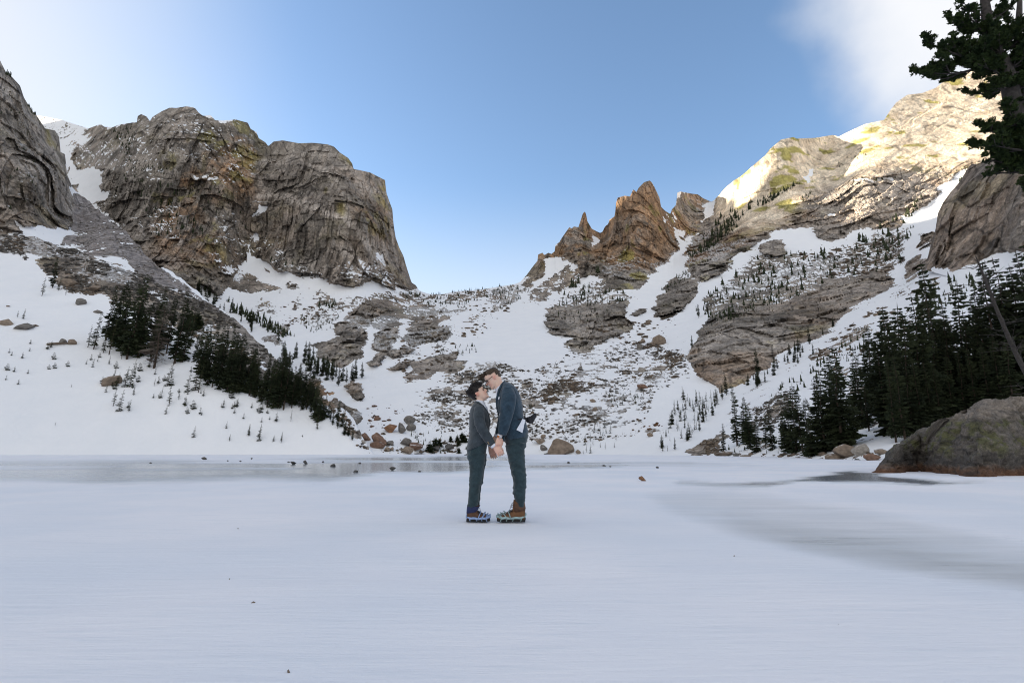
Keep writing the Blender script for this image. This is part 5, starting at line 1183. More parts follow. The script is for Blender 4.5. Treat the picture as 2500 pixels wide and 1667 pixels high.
# ---------------------------------------------------------------- the limber pine leaning over the right edge
def pine():
    base = Vector((23.6, 22.0, 1.2))
    r = random.Random(77)
    Yp = 22.0
    def pp(px, py, dy=0.0):
        p = at(px, py, Yp); return Vector((p[0], p[1] + dy, p[2]))
    TV, TF = [], []
    trunk = [base + Vector((0, 0, -1.2)), pp(2640, 800, .2), pp(2600, 620, .1), pp(2545, 440), pp(2502, 330), pp(2476, 270), pp(2458, 200, -.1), pp(2440, 150, -.1), pp(2424, 110, .1), pp(2412, 60), pp(2405, 10), pp(2400, -60), pp(2404, -150)]
    tube(TV, TF, trunk, [.52, .46, .42, .40, .37, .34, .31, .27, .25, .22, .18, .14, .06], 12)
    TV2, TF2 = [], []
    tr2 = [pp(2545, 440), pp(2520, 300, .3), pp(2512, 220, .6), pp(2516, 140, .7), pp(2525, 40, .8), pp(2530, -80, .8)]
    tube(TV2, TF2, tr2, [.30, .27, .24, .20, .15, .06], 10)
    tips = []
    BV, BF = [], []
    def branch(p0, p1, rad, depth, sag=.0):
        d = p1 - p0; L = d.length
        pts = []
        n = 6
        wob = Vector((r.uniform(-1, 1), r.uniform(-1, 1), r.uniform(-1, 1))) * L * .07
        for k in range(n):
            t = k / (n - 1)
            pts.append(p0 + d * t + wob * math.sin(t * math.pi) + Vector((0, 0, L * .10 * (t * t) - L * .06 * math.sin(t * math.pi))))
        tube(BV, BF, pts, [rad * (1 - .75 * k / (n - 1)) for k in range(n)], 5)
        if depth == 0 or L < .5:
            for k in range(2, n):
                for _ in range(2): tips.append((pts[k] + Vector((r.uniform(-.1, .1), r.uniform(-.1, .1), r.uniform(-.03, .12))), (pts[k] - pts[k - 1]).normalized()))
            return
        for k in range(1, n):
            for _ in range(2 if depth > 1 else 2):
                if r.random() < .18: continue
                a = d.normalized(); s = a.cross(Vector((0, 0, 1))).normalized()
                v = (a * r.uniform(.45, .9) + s * r.uniform(-.9, .9) + Vector((0, 0, r.uniform(-.12, .55)))).normalized()
                branch(pts[k], pts[k] + v * L * r.uniform(.26, .45) * (1.15 - .5 * k / n), rad * .42, depth - 1)
        tips.append((pts[-1], d.normalized()))
    for a, b, rad in [((2424, 110, 0), (2345, 50, -.3), .07), ((2415, 75, 0), (2322, 42, .3), .06), ((2430, 130, 0), (2255, 145, -.4), .09), ((2436, 145, 0), (2280, 195, .2), .08), ((2432, 135, 0), (2330, 105, .7), .07), ((2445, 165, 0), (2365, 200, -.8), .07), ((2455, 190, 0), (2390, 225, -.5), .06),
                      ((2408, 40, 0), (2345, 10, 0), .06), ((2404, 0, 0), (2370, -60, .3), .05), ((2410, 50, 0), (2475, 20, -.3), .06), ((2404, 0, 0), (2470, -30, .3), .05), ((2420, 100, 0), (2500, 55, .3), .07), ((2425, 115, 0), (2530, 100, -.4), .08), ((2440, 150, 0), (2560, 120, .5), .08), ((2450, 180, 0), (2560, 190, -.5), .08), ((2458, 205, 0), (2575, 220, 0), .08),
                      ((2405, 20, 0), (2440, -60, -.5), .05), ((2400, -50, 0), (2340, -110, 0), .05), ((2400, -60, 0), (2460, -120, 0), .05), ((2460, 210, 0), (2420, 190, 1.4), .06), ((2450, 180, 0), (2480, 150, -1.5), .06),
                      ((2512, 345, 0), (2388, 335, -.3), .08), ((2520, 365, 0), (2415, 350, .5), .07), ((2525, 380, 0), (2440, 300, -.6), .07), ((2530, 400, 0), (2420, 395, .2), .06), ((2540, 420, 0), (2470, 370, -.9), .07), ((2505, 330, 0), (2570, 280, 0), .07), ((2515, 240, .6), (2580, 170, .8), .06), ((2516, 150, .7), (2470, 100, 1.2), .05), ((2520, 60, .8), (2490, 0, .9), .05), ((2545, 440, 0), (2600, 390, -.6), .07), ((2538, 430, 0), (2480, 420, -.4), .06),
                      ((2455, 190, 0), (2350, 165, -.7), .07), ((2460, 205, 0), (2400, 250, -.9), .05), ((2448, 170, 0), (2520, 160, -.8), .07), ((2462, 215, 0), (2530, 240, -.7), .06), ((2440, 150, 0), (2390, 120, -1.0), .06), ((2430, 125, 0), (2480, 90, -1.0), .06), ((2470, 250, 0), (2520, 290, -.6), .05), ((2500, 320, 0), (2430, 330, -.8), .07), ((2520, 370, 0), (2390, 385, -.6), .07), ((2535, 410, 0), (2430, 425, .3), .06), ((2550, 455, 0), (2470, 465, -.5), .06),
                      ((2575, 540, 0), (2500, 520, -.6), .07), ((2590, 580, 0), (2680, 540, .3), .07), ((2600, 620, 0), (2540, 640, .5), .06), ((2615, 690, 0), (2700, 650, -.4), .06), ((2560, 490, 0), (2640, 430, .2), .07)]:
        A_p, B_p = pp(*a), pp(*b)
        branch(A_p, A_p.lerp(B_p, .84), rad, 2)
    # needle tufts
    CV, CF = [], []
    for p, d in tips:
        if r.random() < .25: continue
        for _ in range(3):
            c = p + Vector((r.gauss(0, .035), r.gauss(0, .035), r.gauss(0, .025)))
            L = r.uniform(.08, .14)
            for k in range(6):
                v = (d * .7 + Vector((r.gauss(0, .8), r.gauss(0, .8), r.gauss(.35, .6)))).normalized()
                s = v.cross(Vector((r.gauss(0, 1), r.gauss(0, 1), r.gauss(0, 1)))).normalized() * r.uniform(.020, .034)
                i0 = len(CV); CV.extend([c - s, c + s, c + v * L + s * .5, c + v * L - s * .5]); CF.append((i0, i0 + 1, i0 + 2, i0 + 3))
    e = bpy.data.objects.new('pine_tree', None); COL.objects.link(e); e.location = base
    e['label'] = 'gnarled pine with twisted grey trunk and tufted boughs against the sky'; e['category'] = 'tree'
    inv = Matrix.Translation(-base)
    for nm, V, F, m in (('trunk', TV, TF, M_GREYBARK), ('trunk', TV2, TF2, M_GREYBARK), ('branches', BV, BF, M_GREYBARK), ('crown', CV, CF, M_PINE)):
        me = pydata(nm, [inv @ Vector(v) for v in V], F, m)
        if nm == 'trunk': me.polygons.foreach_set('use_smooth', [True] * len(me.polygons))
        link(nm, me, parent=e)
    print('pine tufts', len(tips), len(CF))
    # leaning dead trunk before the forest
    SV, SF = [], []
    Ys = 34.0
    def ps(zx, zy, dy=0):
        (px, py), = ZI((zx, zy)); p = at(px, py, Ys); return Vector((p[0], p[1] + dy, p[2]))
    tube(SV, SF, [ps(2330, 1180), ps(2230, 960), ps(2140, 790), ps(2080, 660), ps(2020, 520), ps(1960, 370), ps(1915, 250), ps(1885, 180)], [.15, .14, .13, .12, .10, .08, .055, .02], 9)
    for k in range(60):
        t = r.random(); a = ps(2230, 960).lerp(ps(1900, 215), t)
        v = Vector((r.uniform(-1, .8), r.uniform(-1, 1), r.uniform(-.2, .7))).normalized() * r.uniform(.5, 1.9)
        m = a + v * .5 + Vector((0, 0, r.uniform(-.15, .15)))
        tube(SV, SF, [a, m, a + v], [.022, .014, .004], 4)
        tube(SV, SF, [m, m + Vector((v.y * .4, -v.x * .3, r.uniform(0, .5)))], [.016, .005], 4)
    b2 = SV[0].copy(); e = bpy.data.objects.new('dead_tree', None); COL.objects.link(e); e.location = b2
    e['label'] = 'leaning leafless dead trunk with short broken branches before the dark forest'; e['category'] = 'tree'
    link('trunk', pydata('trunk', [v - b2 for v in SV], SF, M_GREYBARK), parent=e)
pine()

# within a stand the firs differ by height: say so
ORD = ['tallest', 'second-tallest', 'third-tallest', 'fourth-tallest', 'fifth-tallest', 'sixth-tallest', 'seventh-tallest', 'eighth-tallest', 'ninth-tallest', 'tenth-tallest', 'eleventh-tallest', 'twelfth-tallest', 'thirteenth-tallest', 'fourteenth-tallest', 'fifteenth-tallest', 'sixteenth-tallest']
by_label = {}
for h, e in TREES: by_label.setdefault(e['label'], []).append((h, e))
for lab, lst in by_label.items():
    if len(lst) < 2: continue
    lst.sort(key=lambda t: -t[0])
    n = len(lst)
    for pre in ('tall ', 'small ', 'tiny '):
        base = lab[len(pre):] if lab.startswith(pre) else lab
        if base != lab: break
    for k, (h, e) in enumerate(lst):
        if n <= 16: w = 'shortest' if k == n - 1 else ORD[k]
        else: w = ORD[k] if k < 5 else ('one of the bigger' if k < n / 3 else 'one of the middling' if k < 2 * n / 3 else 'one of the smallest')
        if w.startswith('one of'): e['label'] = w.replace('one of the ', '').replace('bigger', 'fairly tall').replace('middling', 'middle-sized') + ' ' + base
        else: e['label'] = w + ' ' + base
# ---------------------------------------------------------------- the two men
ZP = Z(1080, 880, 3.825)
PY0 = float(plane(1190.0, 1271.5)[1])          # distance at which they stand
def q(zx, zy, dy=0.0):
    (px, py), = ZP((zx, zy))
    p = at(px, py, PY0)
    return Vector((p[0], p[1] + dy, p[2]))

class MB:
    def __init__(s): s.V, s.F = [], []
    def loft(s, secs, n=24, cap=True, sq=2.0):
        """secs: (centre, half-axis a, half-axis b)"""
        b0 = len(s.V)
        for c, a, b in secs:
            for k in range(n):
                t = 2 * math.pi * k / n
                ct, st = math.cos(t), math.sin(t)
                e = 2.0 / sq
                ct = math.copysign(abs(ct) ** e, ct); st = math.copysign(abs(st) ** e, st)
                s.V.append(c + a * ct + b * st)
        m = len(secs)
        for i in range(m - 1):
            for k in range(n):
                s.F.append((b0 + i * n + k, b0 + i * n + (k + 1) % n, b0 + (i + 1) * n + (k + 1) % n, b0 + (i + 1) * n + k))
        if cap:
            s.F.append(tuple(b0 + k for k in range(n))[::-1]); s.F.append(tuple(b0 + (m - 1) * n + k for k in range(n)))
        return s
    def prof(s, rows, n=24, cap=True, sq=2.0, y=0.0):
        """rows: (front zx, zy, back zx, zy, half depth[, y])"""
        secs = []
        for r in rows:
            f, b = q(r[0], r[1]), q(r[2], r[3])
            yy = r[5] if len(r) > 5 else y
            secs.append(((f + b) / 2 + Vector((0, yy, 0)), (f - b) / 2, Vector((0, r[4], 0))))
        return s.loft(smooth_secs(secs), n, cap, sq)
    def tube(s, pts, rads, n=10):
        pts = [Vector(p) for p in pts]
        secs = []
        for i, p in enumerate(pts):
            d = (pts[min(i + 1, len(pts) - 1)] - pts[max(i - 1, 0)]).normalized()
            a = d.cross(Vector((0, 1, 0)) if abs(d.y) < .9 else Vector((1, 0, 0))).normalized(); c = d.cross(a)
            secs.append((p, a * rads[i], c * rads[i]))
        return s.loft(secs, n)
    def ball(s, c, r, n=12):
        c = Vector(c); r = Vector(r) if not isinstance(r, (int, float)) else Vector((r, r, r))
        secs = []
        for k in range(n + 1):
            t = math.pi * k / n; z = -math.cos(t); w = max(math.sin(t), .02)
            secs.append((c + Vector((0, 0, r.z * z)), Vector((r.x * w, 0, 0)), Vector((0, r.y * w, 0))))
        return s.loft(secs, 14)
    def box(s, c, h, R=None):
        c = Vector(c); b = len(s.V)
        for x in (-1, 1):
            for y in (-1, 1):
                for z in (-1, 1):
                    v = Vector((x * h[0], y * h[1], z * h[2])); s.V.append(c + (R @ v if R else v))
        for f in ((0, 1, 3, 2), (4, 6, 7, 5), (0, 4, 5, 1), (2, 3, 7, 6), (0, 2, 6, 4), (1, 5, 7, 3)): s.F.append(tuple(b + k for k in f))
        return s
    def mesh(s, name, mat=None, smooth=True):
        me = bpy.data.meshes.new(name)
        me.from_pydata([tuple(v) for v in s.V], [], s.F)
        me.update()
        bm = bmesh.new(); bm.from_mesh(me); bmesh.ops.recalc_face_normals(bm, faces=bm.faces); bm.to_mesh(me); bm.free()
        if smooth: me.polygons.foreach_set('use_smooth', [True] * len(me.polygons))
        if mat: me.materials.append(mat)
        return me
def smooth_secs(secs, sub=3):
    """Catmull-Rom refinement of loft sections"""
    out_ = []
    m = len(secs)
    for i in range(m - 1):
        S = [secs[max(i - 1, 0)], secs[i], secs[i + 1], secs[min(i + 2, m - 1)]]
        for k in range(sub):
            t = k / sub
            w = (-.5 * t + t * t - .5 * t ** 3, 1 - 2.5 * t * t + 1.5 * t ** 3, .5 * t + 2 * t * t - 1.5 * t ** 3, -.5 * t * t + .5 * t ** 3)
            out_.append(tuple(sum((S[j][c] * w[j] for j in range(4)), Vector()) for c in range(3)))
    out_.append(secs[-1])
    return out_
def remesh(name, mb, voxel, mat, smooth_it=2, fold=None):
    me = mb.mesh(name)
    o = bpy.data.objects.new(name + '_tmp', me); COL.objects.link(o)
    m = o.modifiers.new('r', 'REMESH'); m.mode = 'VOXEL'; m.voxel_size = voxel; m.use_smooth_shade = True
    if smooth_it:
        k = o.modifiers.new('s', 'SMOOTH'); k.iterations = smooth_it; k.factor = .5
    dg = bpy.context.evaluated_depsgraph_get()
    res = bpy.data.meshes.new_from_object(o.evaluated_get(dg))
    bpy.data.objects.remove(o, do_unlink=True); bpy.data.meshes.remove(me)
    res.name = name
    if fold is not None:
        n = len(res.vertices)
        co = np.empty(n * 3, np.float32); no = np.empty(n * 3, np.float32)
        res.vertices.foreach_get('co', co); res.vertices.foreach_get('normal', no)
        co = co.reshape(-1, 3); no = no.reshape(-1, 3)
        co = co + no * fold(co)[:, None]
        res.vertices.foreach_set('co', co.astype(np.float32).ravel()); res.update()
    res.polygons.foreach_set('use_smooth', [True] * len(res.polygons))
    res.materials.clear(); res.materials.append(mat)
    return res

def m_tweed(name, c1, c2):
    t = NT(name); o = t.obj()
    n = t.noise(420, 2, .7, o); n2 = t.noise(14, 4, .6, o); n3 = t.noise(1.0, 2, .5, t.mapping(o, (60, 60, 900)))
    c = t.mix(t.range(n, .35, .65), c1, c2)
    c = t.mix(1.0, c, t.ramp(n2, [(.3, .72), (.7, 1.3)]), 'MULTIPLY')
    t.set(Base_Color=c, Roughness=.92, Normal=t.bump(n, .25, .001)); t.bsdf.inputs['Specular IOR Level'].default_value = .15
    t.bsdf.inputs['Sheen Weight'].default_value = .25
    return t.m
M_SUIT_A = m_tweed('slate_tweed', (.028, .038, .047), (.064, .080, .096))
M_SUIT_B = m_tweed('navy_tweed', (.016, .034, .054), (.042, .074, .108))
M_TROUSER = m_tweed('teal_tweed', (.016, .032, .040), (.042, .068, .080))
M_SHIRT = m_plain('shirt_cotton', (.74, .78, .88), .8, scale=30, var=.06)
M_BLACK = m_plain('black_satin', (.018, .018, .024), .55, scale=20, var=.3)
def m_skin():
    t = NT('skin'); o = t.obj()
    n = t.noise(9, 4, .6, o); f = t.attr('flush')
    c = t.mix(t.range(n, .3, .7), (.78, .53, .42), (.84, .60, .49))
    c = t.mix(f, c, (.68, .22, .16))
    t.set(Base_Color=c, Roughness=.55); t.bsdf.inputs['Subsurface Weight'].default_value = .12; t.bsdf.inputs['Subsurface Radius'].default_value = (.02, .008, .004)
    return t.m
M_SKIN = m_skin()
M_HAIR_A = m_plain('black_hair', (.014, .011, .011), .5, scale=60, var=.4)
M_HAIR_B = m_plain('brown_hair', (.05, .032, .02), .5, scale=60, var=.5)
M_BOOT = m_plain('boot_leather', (.10, .05, .03), .6, scale=25, var=.45, bump=.3)
M_BOOT_B = m_plain('boot_tan_leather', (.15, .07, .03), .6, scale=25, var=.4, bump=.3)
M_BOOTD = m_plain('boot_nylon', (.03, .028, .028), .8, scale=40, var=.3)
M_SOCK = m_plain('blue_nylon', (.025, .035, .10), .8, scale=30, var=.3)
M_SOLE = m_plain('boot_sole', (.02, .02, .02), .8, scale=20, var=.3)
M_CLEAT_A = m_plain('blue_rubber', (.27, .38, .62), .45, scale=30, var=.2)
M_CLEAT_B = m_plain('teal_rubber', (.30, .42, .43), .45, scale=20, var=.35)
M_STEEL = m_plain('steel', (.5, .5, .52), .35, scale=30, var=.15, metal=1.0)
M_FRAME = m_plain('spectacle_frame', (.02, .016, .014), .35, scale=30, var=.2)
M_STRAP = m_plain('orange_strap', (.55, .16, .03), .5, scale=30, var=.15)
M_EYE = m_plain('eye_dark', (.03, .02, .018), .3, scale=30, var=.1)
M_LENS = NT('lens').set(Base_Color=(.9, .92, .95, 1), Roughness=.05, Transmission_Weight=1.0, IOR=1.05).m
M_BUTTON = m_plain('horn_button', (.30, .22, .14), .4, scale=80, var=.3)

# head in its own axes: x forward, y to its left, z up, chin at z = 0
HEAD = [(-.004, .070, .015, .022), (.010, .090, -.005, .040), (.028, .0945, -.028, .050), (.040, .0925, -.045, .055), (.050, .0935, -.056, .0575), (.060, .0965, -.064, .0600), (.076, .0955, -.076, .0635), (.095, .0900, -.088, .0670), (.112, .0865, -.095, .0690),
        (.126, .0925, -.099, .0705), (.138, .0960, -.101, .0715), (.158, .0935, -.103, .0720), (.180, .0835, -.098, .0690), (.198, .0660, -.084, .0610), (.212, .0400, -.062, .0450), (.220, .0080, -.030, .0220)]
def head_secs(grow=0.0, zmin=-1):
    s = []
    for z, f, b, w in HEAD:
        if z < zmin: continue
        s.append((Vector(((f + b) / 2, 0, z + grow * (z - .1) * 4)), Vector(((f - b) / 2 + grow, 0, 0)), Vector((0, w + grow, 0))))
    return smooth_secs(s, 3)
def put_head(mb, M):
    t = MB(); t.loft(head_secs(), 28)
    # nose
    t.loft([(Vector((.088, 0, .128)), Vector((.006, 0, .004)), Vector((0, .007, 0))), (Vector((.095, 0, .113)), Vector((.010, 0, .004)), Vector((0, .0085, 0))), (Vector((.104, 0, .097)), Vector((.013, 0, .006)), Vector((0, .0115, 0))), (Vector((.108, 0, .084)), Vector((.0155, 0, .008)), Vector((0, .0155, 0))), (Vector((.100, 0, .075)), Vector((.014, 0, .003)), Vector((0, .0145, 0)))], 14)
    for y in (-1, 1):
        t.ball((.092, y * .011, .080), (.011, .007, .007))                           # nostril wings
        t.loft([(Vector((-.012 + .004, y * .066, .075)), Vector((.012, 0, 0)), Vector((0, .009, 0))), (Vector((-.010, y * .072, .090)), Vector((.015, 0, 0)), Vector((0, .009, 0))), (Vector((-.014, y * .077, .112)), Vector((.021, 0, 0)), Vector((0, .008, 0))), (Vector((-.016, y * .077, .128)), Vector((.014, 0, 0)), Vector((0, .007, 0)))], 12)
    t.ball((.0945, 0, .0555), (.0085, .023, .0045)); t.ball((.0935, 0, .0455), (.008, .020, .0050))   # lips
    t.ball((.086, 0, .012), (.016, .020, .014))                                        # chin
    b0 = len(mb.V)
    mb.V += [M @ v for v in t.V]; mb.F += [tuple(i + b0 for i in f) for f in t.F]
def put_hand(mb, wrist, d, n, curls=(.5, .8, .5), scale=1.0, spread=1.0, thumb=-1):
    d = Vector(d).normalized(); n = Vector(n); n = (n - d * n.dot(d)).normalized(); s = n.cross(d).normalized() * -thumb
    k = scale
    w = Vector(wrist)
    P = lambda a, b, c: w + (d * a + s * b + n * c) * k
    mb.loft(smooth_secs([(P(-.03, 0, 0), s * .025 * k, n * .020 * k), (P(.0, 0, 0), s * .026 * k, n * .018 * k), (P(.03, 0, 0), s * .036 * k, n * .017 * k), (P(.065, .001, 0), s * .041 * k, n * .0145 * k), (P(.088, .002, 0), s * .038 * k, n * .012 * k)]), 16)
    for j, (b, L) in enumerate(((-.031, .072), (-.0105, .081), (.0105, .075), (.0305, .060))):
        p = P(.080, b, 0); dr = d.copy() + s * (b * 2.2 * spread); dr.normalize(); pts = [p]
        for seg, c in zip((.46, .31, .23), curls):
            c = c * (1 + .08 * j)
            dr = (Matrix.Rotation(c, 3, dr.cross(n)) @ dr) if dr.cross(n).length > 1e-4 else dr
            p = p + dr * (L * seg * k); pts.append(p)
        mb.tube(pts, [.0100 * k, .0096 * k, .0090 * k, .0080 * k], 9); mb.ball(pts[-1], .0082 * k, 8)
    t0 = P(.022, -.026, .004); t1 = P(.052, -.050, .014); t2 = P(.082, -.052, .024); t3 = P(.104, -.044, .030)
    mb.tube([t0, t1, t2, t3], [.0155 * k, .0125 * k, .0105 * k, .0078 * k], 9); mb.ball(t3, .0078 * k, 6)

def flush(me, spots):
    co = np.empty(len(me.vertices) * 3, np.float32); me.vertices.foreach_get('co', co); co = co.reshape(-1, 3)
    v = np.zeros(len(co))
    for c, r, a in spots: v = np.maximum(v, a * np.exp(-((co - np.array(c)) ** 2).sum(1) / (2 * r * r)))
    fattr(me, 'flush', v)

def locks(name, M, spec, mat, seed):
    """hair as tapered locks: spec rows (count, region fn -> root on the head, dir fn, length range, radius)"""
    r = random.Random(seed); mb = MB()
    for count, root, dirf, l0, l1, rad in spec:
        for _ in range(count):
            p = Vector(root(r)); d = Vector(dirf(r, p)).normalized(); L = r.uniform(l0, l1)
            pts = [p]; 
            for k in range(3):
                d = (d + Vector((r.uniform(-.35, .35), r.uniform(-.35, .35), r.uniform(-.3, .25)))).normalized()
                p = p + d * L / 3; pts.append(p)
            mb.tube([M @ x for x in pts], [rad, rad * .85, rad * .55, rad * .12], 6)
    return mb

def cap_shell(M, keep, grow=.008):
    """hair cap: head surface pushed out, kept where keep(local point)"""
    secs = head_secs(grow); n = 40; mb = MB(); idx = {}
    pts = []
    for c, a, b in secs:
        pts.append([c + a * math.cos(2 * math.pi * k / n) + b * math.sin(2 * math.pi * k / n) for k in range(n)])
    for i in range(len(pts) - 1):
        for k in range(n):
            f = [pts[i][k], pts[i][(k + 1) % n], pts[i + 1][(k + 1) % n], pts[i + 1][k]]
            c = sum(f, Vector()) / 4
            if keep(c):
                b0 = len(mb.V); mb.V += [M @ v for v in f]; mb.F.append((b0, b0 + 1, b0 + 2, b0 + 3))
    b0 = len(mb.V); top = pts[-1]; mb.V += [M @ v for v in top]; mb.F.append(tuple(range(b0, b0 + n)))
    return mb

def boot(parent, heel, toe, y, h, mat, mat2, cleat, s, shaft_top, tilt=0.0, lace=True, cuff=None):
    """heel/toe: zoom x on the ground line; s = +1 facing right"""
    a, b = q(heel, 1498), q(toe, 1498)
    L = abs(b.x - a.x); ox = a.x
    X = lambda t: ox + s * L * t
    yy = PY0 + y
    def sec(t, z0, z1, w): return (Vector((X(t), yy, (z0 + z1) / 2)), Vector((0, w, 0)), Vector((0, 0, (z1 - z0) / 2)))
    k = h
    up = MB(); up.loft(smooth_secs([sec(.015, .03, .085 * k, .026), sec(.06, .022, .105 * k, .036), (Vector((X(.2), yy, .07 * k)), Vector((0, .042, 0)), Vector((0, 0, .052 * k))), sec(.38, .02, .118 * k, .044), sec(.55, .02, .098 * k, .047), sec(.72, .02, .078 * k, .049), sec(.86, .02, .066 * k, .045), sec(.96, .024, .052 * k, .030), sec(.995, .03, .042 * k, .014)]), 20)
    top = q(shaft_top[0], shaft_top[1]); top2 = q(shaft_top[2], shaft_top[3])
    zt_ = (top.z + top2.z) / 2
    mid = [(Vector((X(.23), yy, .06)), Vector((L * .22, 0, 0)), Vector((0, .040, 0))), (Vector((X(.24), yy, .11 * k)), Vector((L * .215, 0, 0)), Vector((0, .042, 0))), (Vector(((top.x + top2.x) / 2, yy, zt_)), Vector((abs(top.x - top2.x) / 2, 0, (top.z - top2.z) / 2 * s)), Vector((0, .046, 0)))]
    up.loft(smooth_secs(mid), 20)
    e = bpy.data.objects.new('boot', None); COL.objects.link(e); e.parent = parent
    bm_ = remesh('upper', up, .005, mat, 2)
    link('upper', bm_, parent=e)
    # collar of the boot
    c = MB(); cz = (Vector((X(.23), yy, .118 * k)) , Vector((X(.22), yy, zt_ - .004)))
    c.loft([(Vector((X(.22), yy, .105 * k)), Vector((L * .228, 0, .01)), Vector((0, .0455, 0))), (Vector(((top.x + top2.x) / 2, yy, zt_ + .004)), Vector((abs(top.x - top2.x) / 2 + .004, 0, 0)), Vector((0, .050, 0)))], 20)
    link('collar', c.mesh('collar', mat2), parent=e)
    so = MB()
    pr = [(.0, .024), (.08, .036), (.25, .040), (.42, .036), (.6, .045), (.78, .050), (.92, .040), (1.0, .014)]
    so.loft(smooth_secs([(Vector((X(t), yy, .017 + (.010 * max(0, t - .8) * 5))), Vector((0, w + .002, 0)), Vector((0, 0, .0165))) for t, w in pr]), 16, sq=4.0)
    link('sole', so.mesh('sole', M_SOLE), parent=e)
    # slip-on ice cleat: rim round the boot, straps over the toe, studs below
    cl = MB(); ring_ = []
    for kx in range(40):
        t = 2 * math.pi * kx / 40
        u = .5 - .515 * math.cos(t); w = np.interp(u, [p[0] for p in pr], [p[1] for p in pr]) + .007
        side = math.sin(t); ring_.append(Vector((X(u), yy + math.copysign(w * abs(side) ** .45, side), .042 * k + .018 * abs(math.cos(t * 1.0)) ** 3 + .004 * math.sin(t * 9))))
    ring_ += ring_[:2]
    cl.loft([(p, Vector((0, .0045, 0)), Vector((0, 0, .0125))) if 0 else (p, (ring_[min(i + 1, len(ring_) - 1)] - ring_[max(i - 1, 0)]).normalized().cross(Vector((0, 0, 1))) * .0055, Vector((0, 0, .0125))) for i, p in enumerate(ring_)], 8, cap=False)
    for t0, t1, z in ((.62, .80, .088), (.78, .92, .074), (.50, .60, .100)):
        pts = [Vector((X(t0 if j in (0, 6) else t0 + (t1 - t0) * math.sin(math.pi * j / 6)), yy + .056 * math.cos(math.pi * j / 6), .035 + (z * k - .030) * math.sin(math.pi * j / 6) ** .7)) for j in range(7)]
        cl.tube(pts, [.0052] * 7, 8)
    for t in (.12, .40, .62, .82):
        for sd_ in (-1, 1):
            w = np.interp(t, [p[0] for p in pr], [p[1] for p in pr])
            cl.tube([Vector((X(t), yy + sd_ * (w + .006), .045 * k)), Vector((X(t + .04), yy + sd_ * (w + .005), .02)), Vector((X(t + .07), yy + sd_ * (w - .012), .003))], [.0055, .0045, .0045], 6)
    link('ice_cleat', cl.mesh('ice_cleat', cleat), parent=e)
    for t in (.15, .45, .68, .88):
        sp = MB(); sp.tube([Vector((X(t), yy - .02, .006)), Vector((X(t), yy - .02, -.006))], [.007, .002], 6)
        link('stud', sp.mesh('stud', M_STEEL), parent=e)
    if lace:
        lc = MB()
        for j in range(6):
            t = .62 - .055 * j; z = np.interp(t, [.24, .38, .55, .72], [.150 * k, .124 * k, .103 * k, .083 * k])
            lc.tube([Vector((X(t), yy - .034, z - .012)), Vector((X(t - .02), yy, z + .004)), Vector((X(t), yy + .034, z - .012))], [.0032] * 3, 6)
        kx_ = X(.34); z = .150 * k
        for dx, dz in ((.055, .03), (.07, -.012), (.04, -.045), (.062, .012)):
            lc.tube([Vector((kx_, yy - .01, z)), Vector((kx_ + s * dx * .6, yy - .015, z + dz + .012)), Vector((kx_ + s * dx, yy - .02, z + dz - .01))], [.0028, .0026, .002], 6)
        link('lace', lc.mesh('lace', M_BLACK), parent=e)
    return e

def fold_fn(seed, amp=.006, rolls=()):
    """soft cloth relief; rolls: (zoom x, zoom y, tilt, height, width, reach) are folds across the limb"""
    def f(co):
        n = fbm(co * np.array([6, 6, 9]) + seed, 3, .5)
        k = co @ np.array([[.8, 0, -.6], [0, 1, 0], [.6, 0, .8]])
        r = np.maximum(0, ridged(k * np.array([5, 4, 13]) + seed * 1.7, 2) - .45)
        d = amp * .5 * n + amp * 1.9 * (r - .12)
        w = fbm(co * np.array([14, 10, 14]) + seed * 2.3, 2)
        for zx, zy, tilt, hgt, wid, reach in rolls:
            c = q(zx, zy)
            wid = wid * 1.5
            u = (co[:, 2] - c.z) + tilt * (co[:, 0] - c.x) + .010 * w
            v = co[:, 0] - c.x
            e = np.exp(-(v / reach) ** 2)
            d = d + .55 * hgt * e * (np.exp(-(u / wid) ** 2) - .8 * np.exp(-((u + wid * 1.5) / (wid * .8)) ** 2))
        return d.astype(np.float32)
    return f
def person(label):
    e = bpy.data.objects.new('person', None); COL.objects.link(e)
    e['label'] = label; e['category'] = 'person'
    return e
def buttons(parent, pts, r=.006):
    for p in pts:
        m = MB(); m.ball(p, (r, r * .6, r), 8); link('button', m.mesh('button', M_BUTTON), parent=parent)

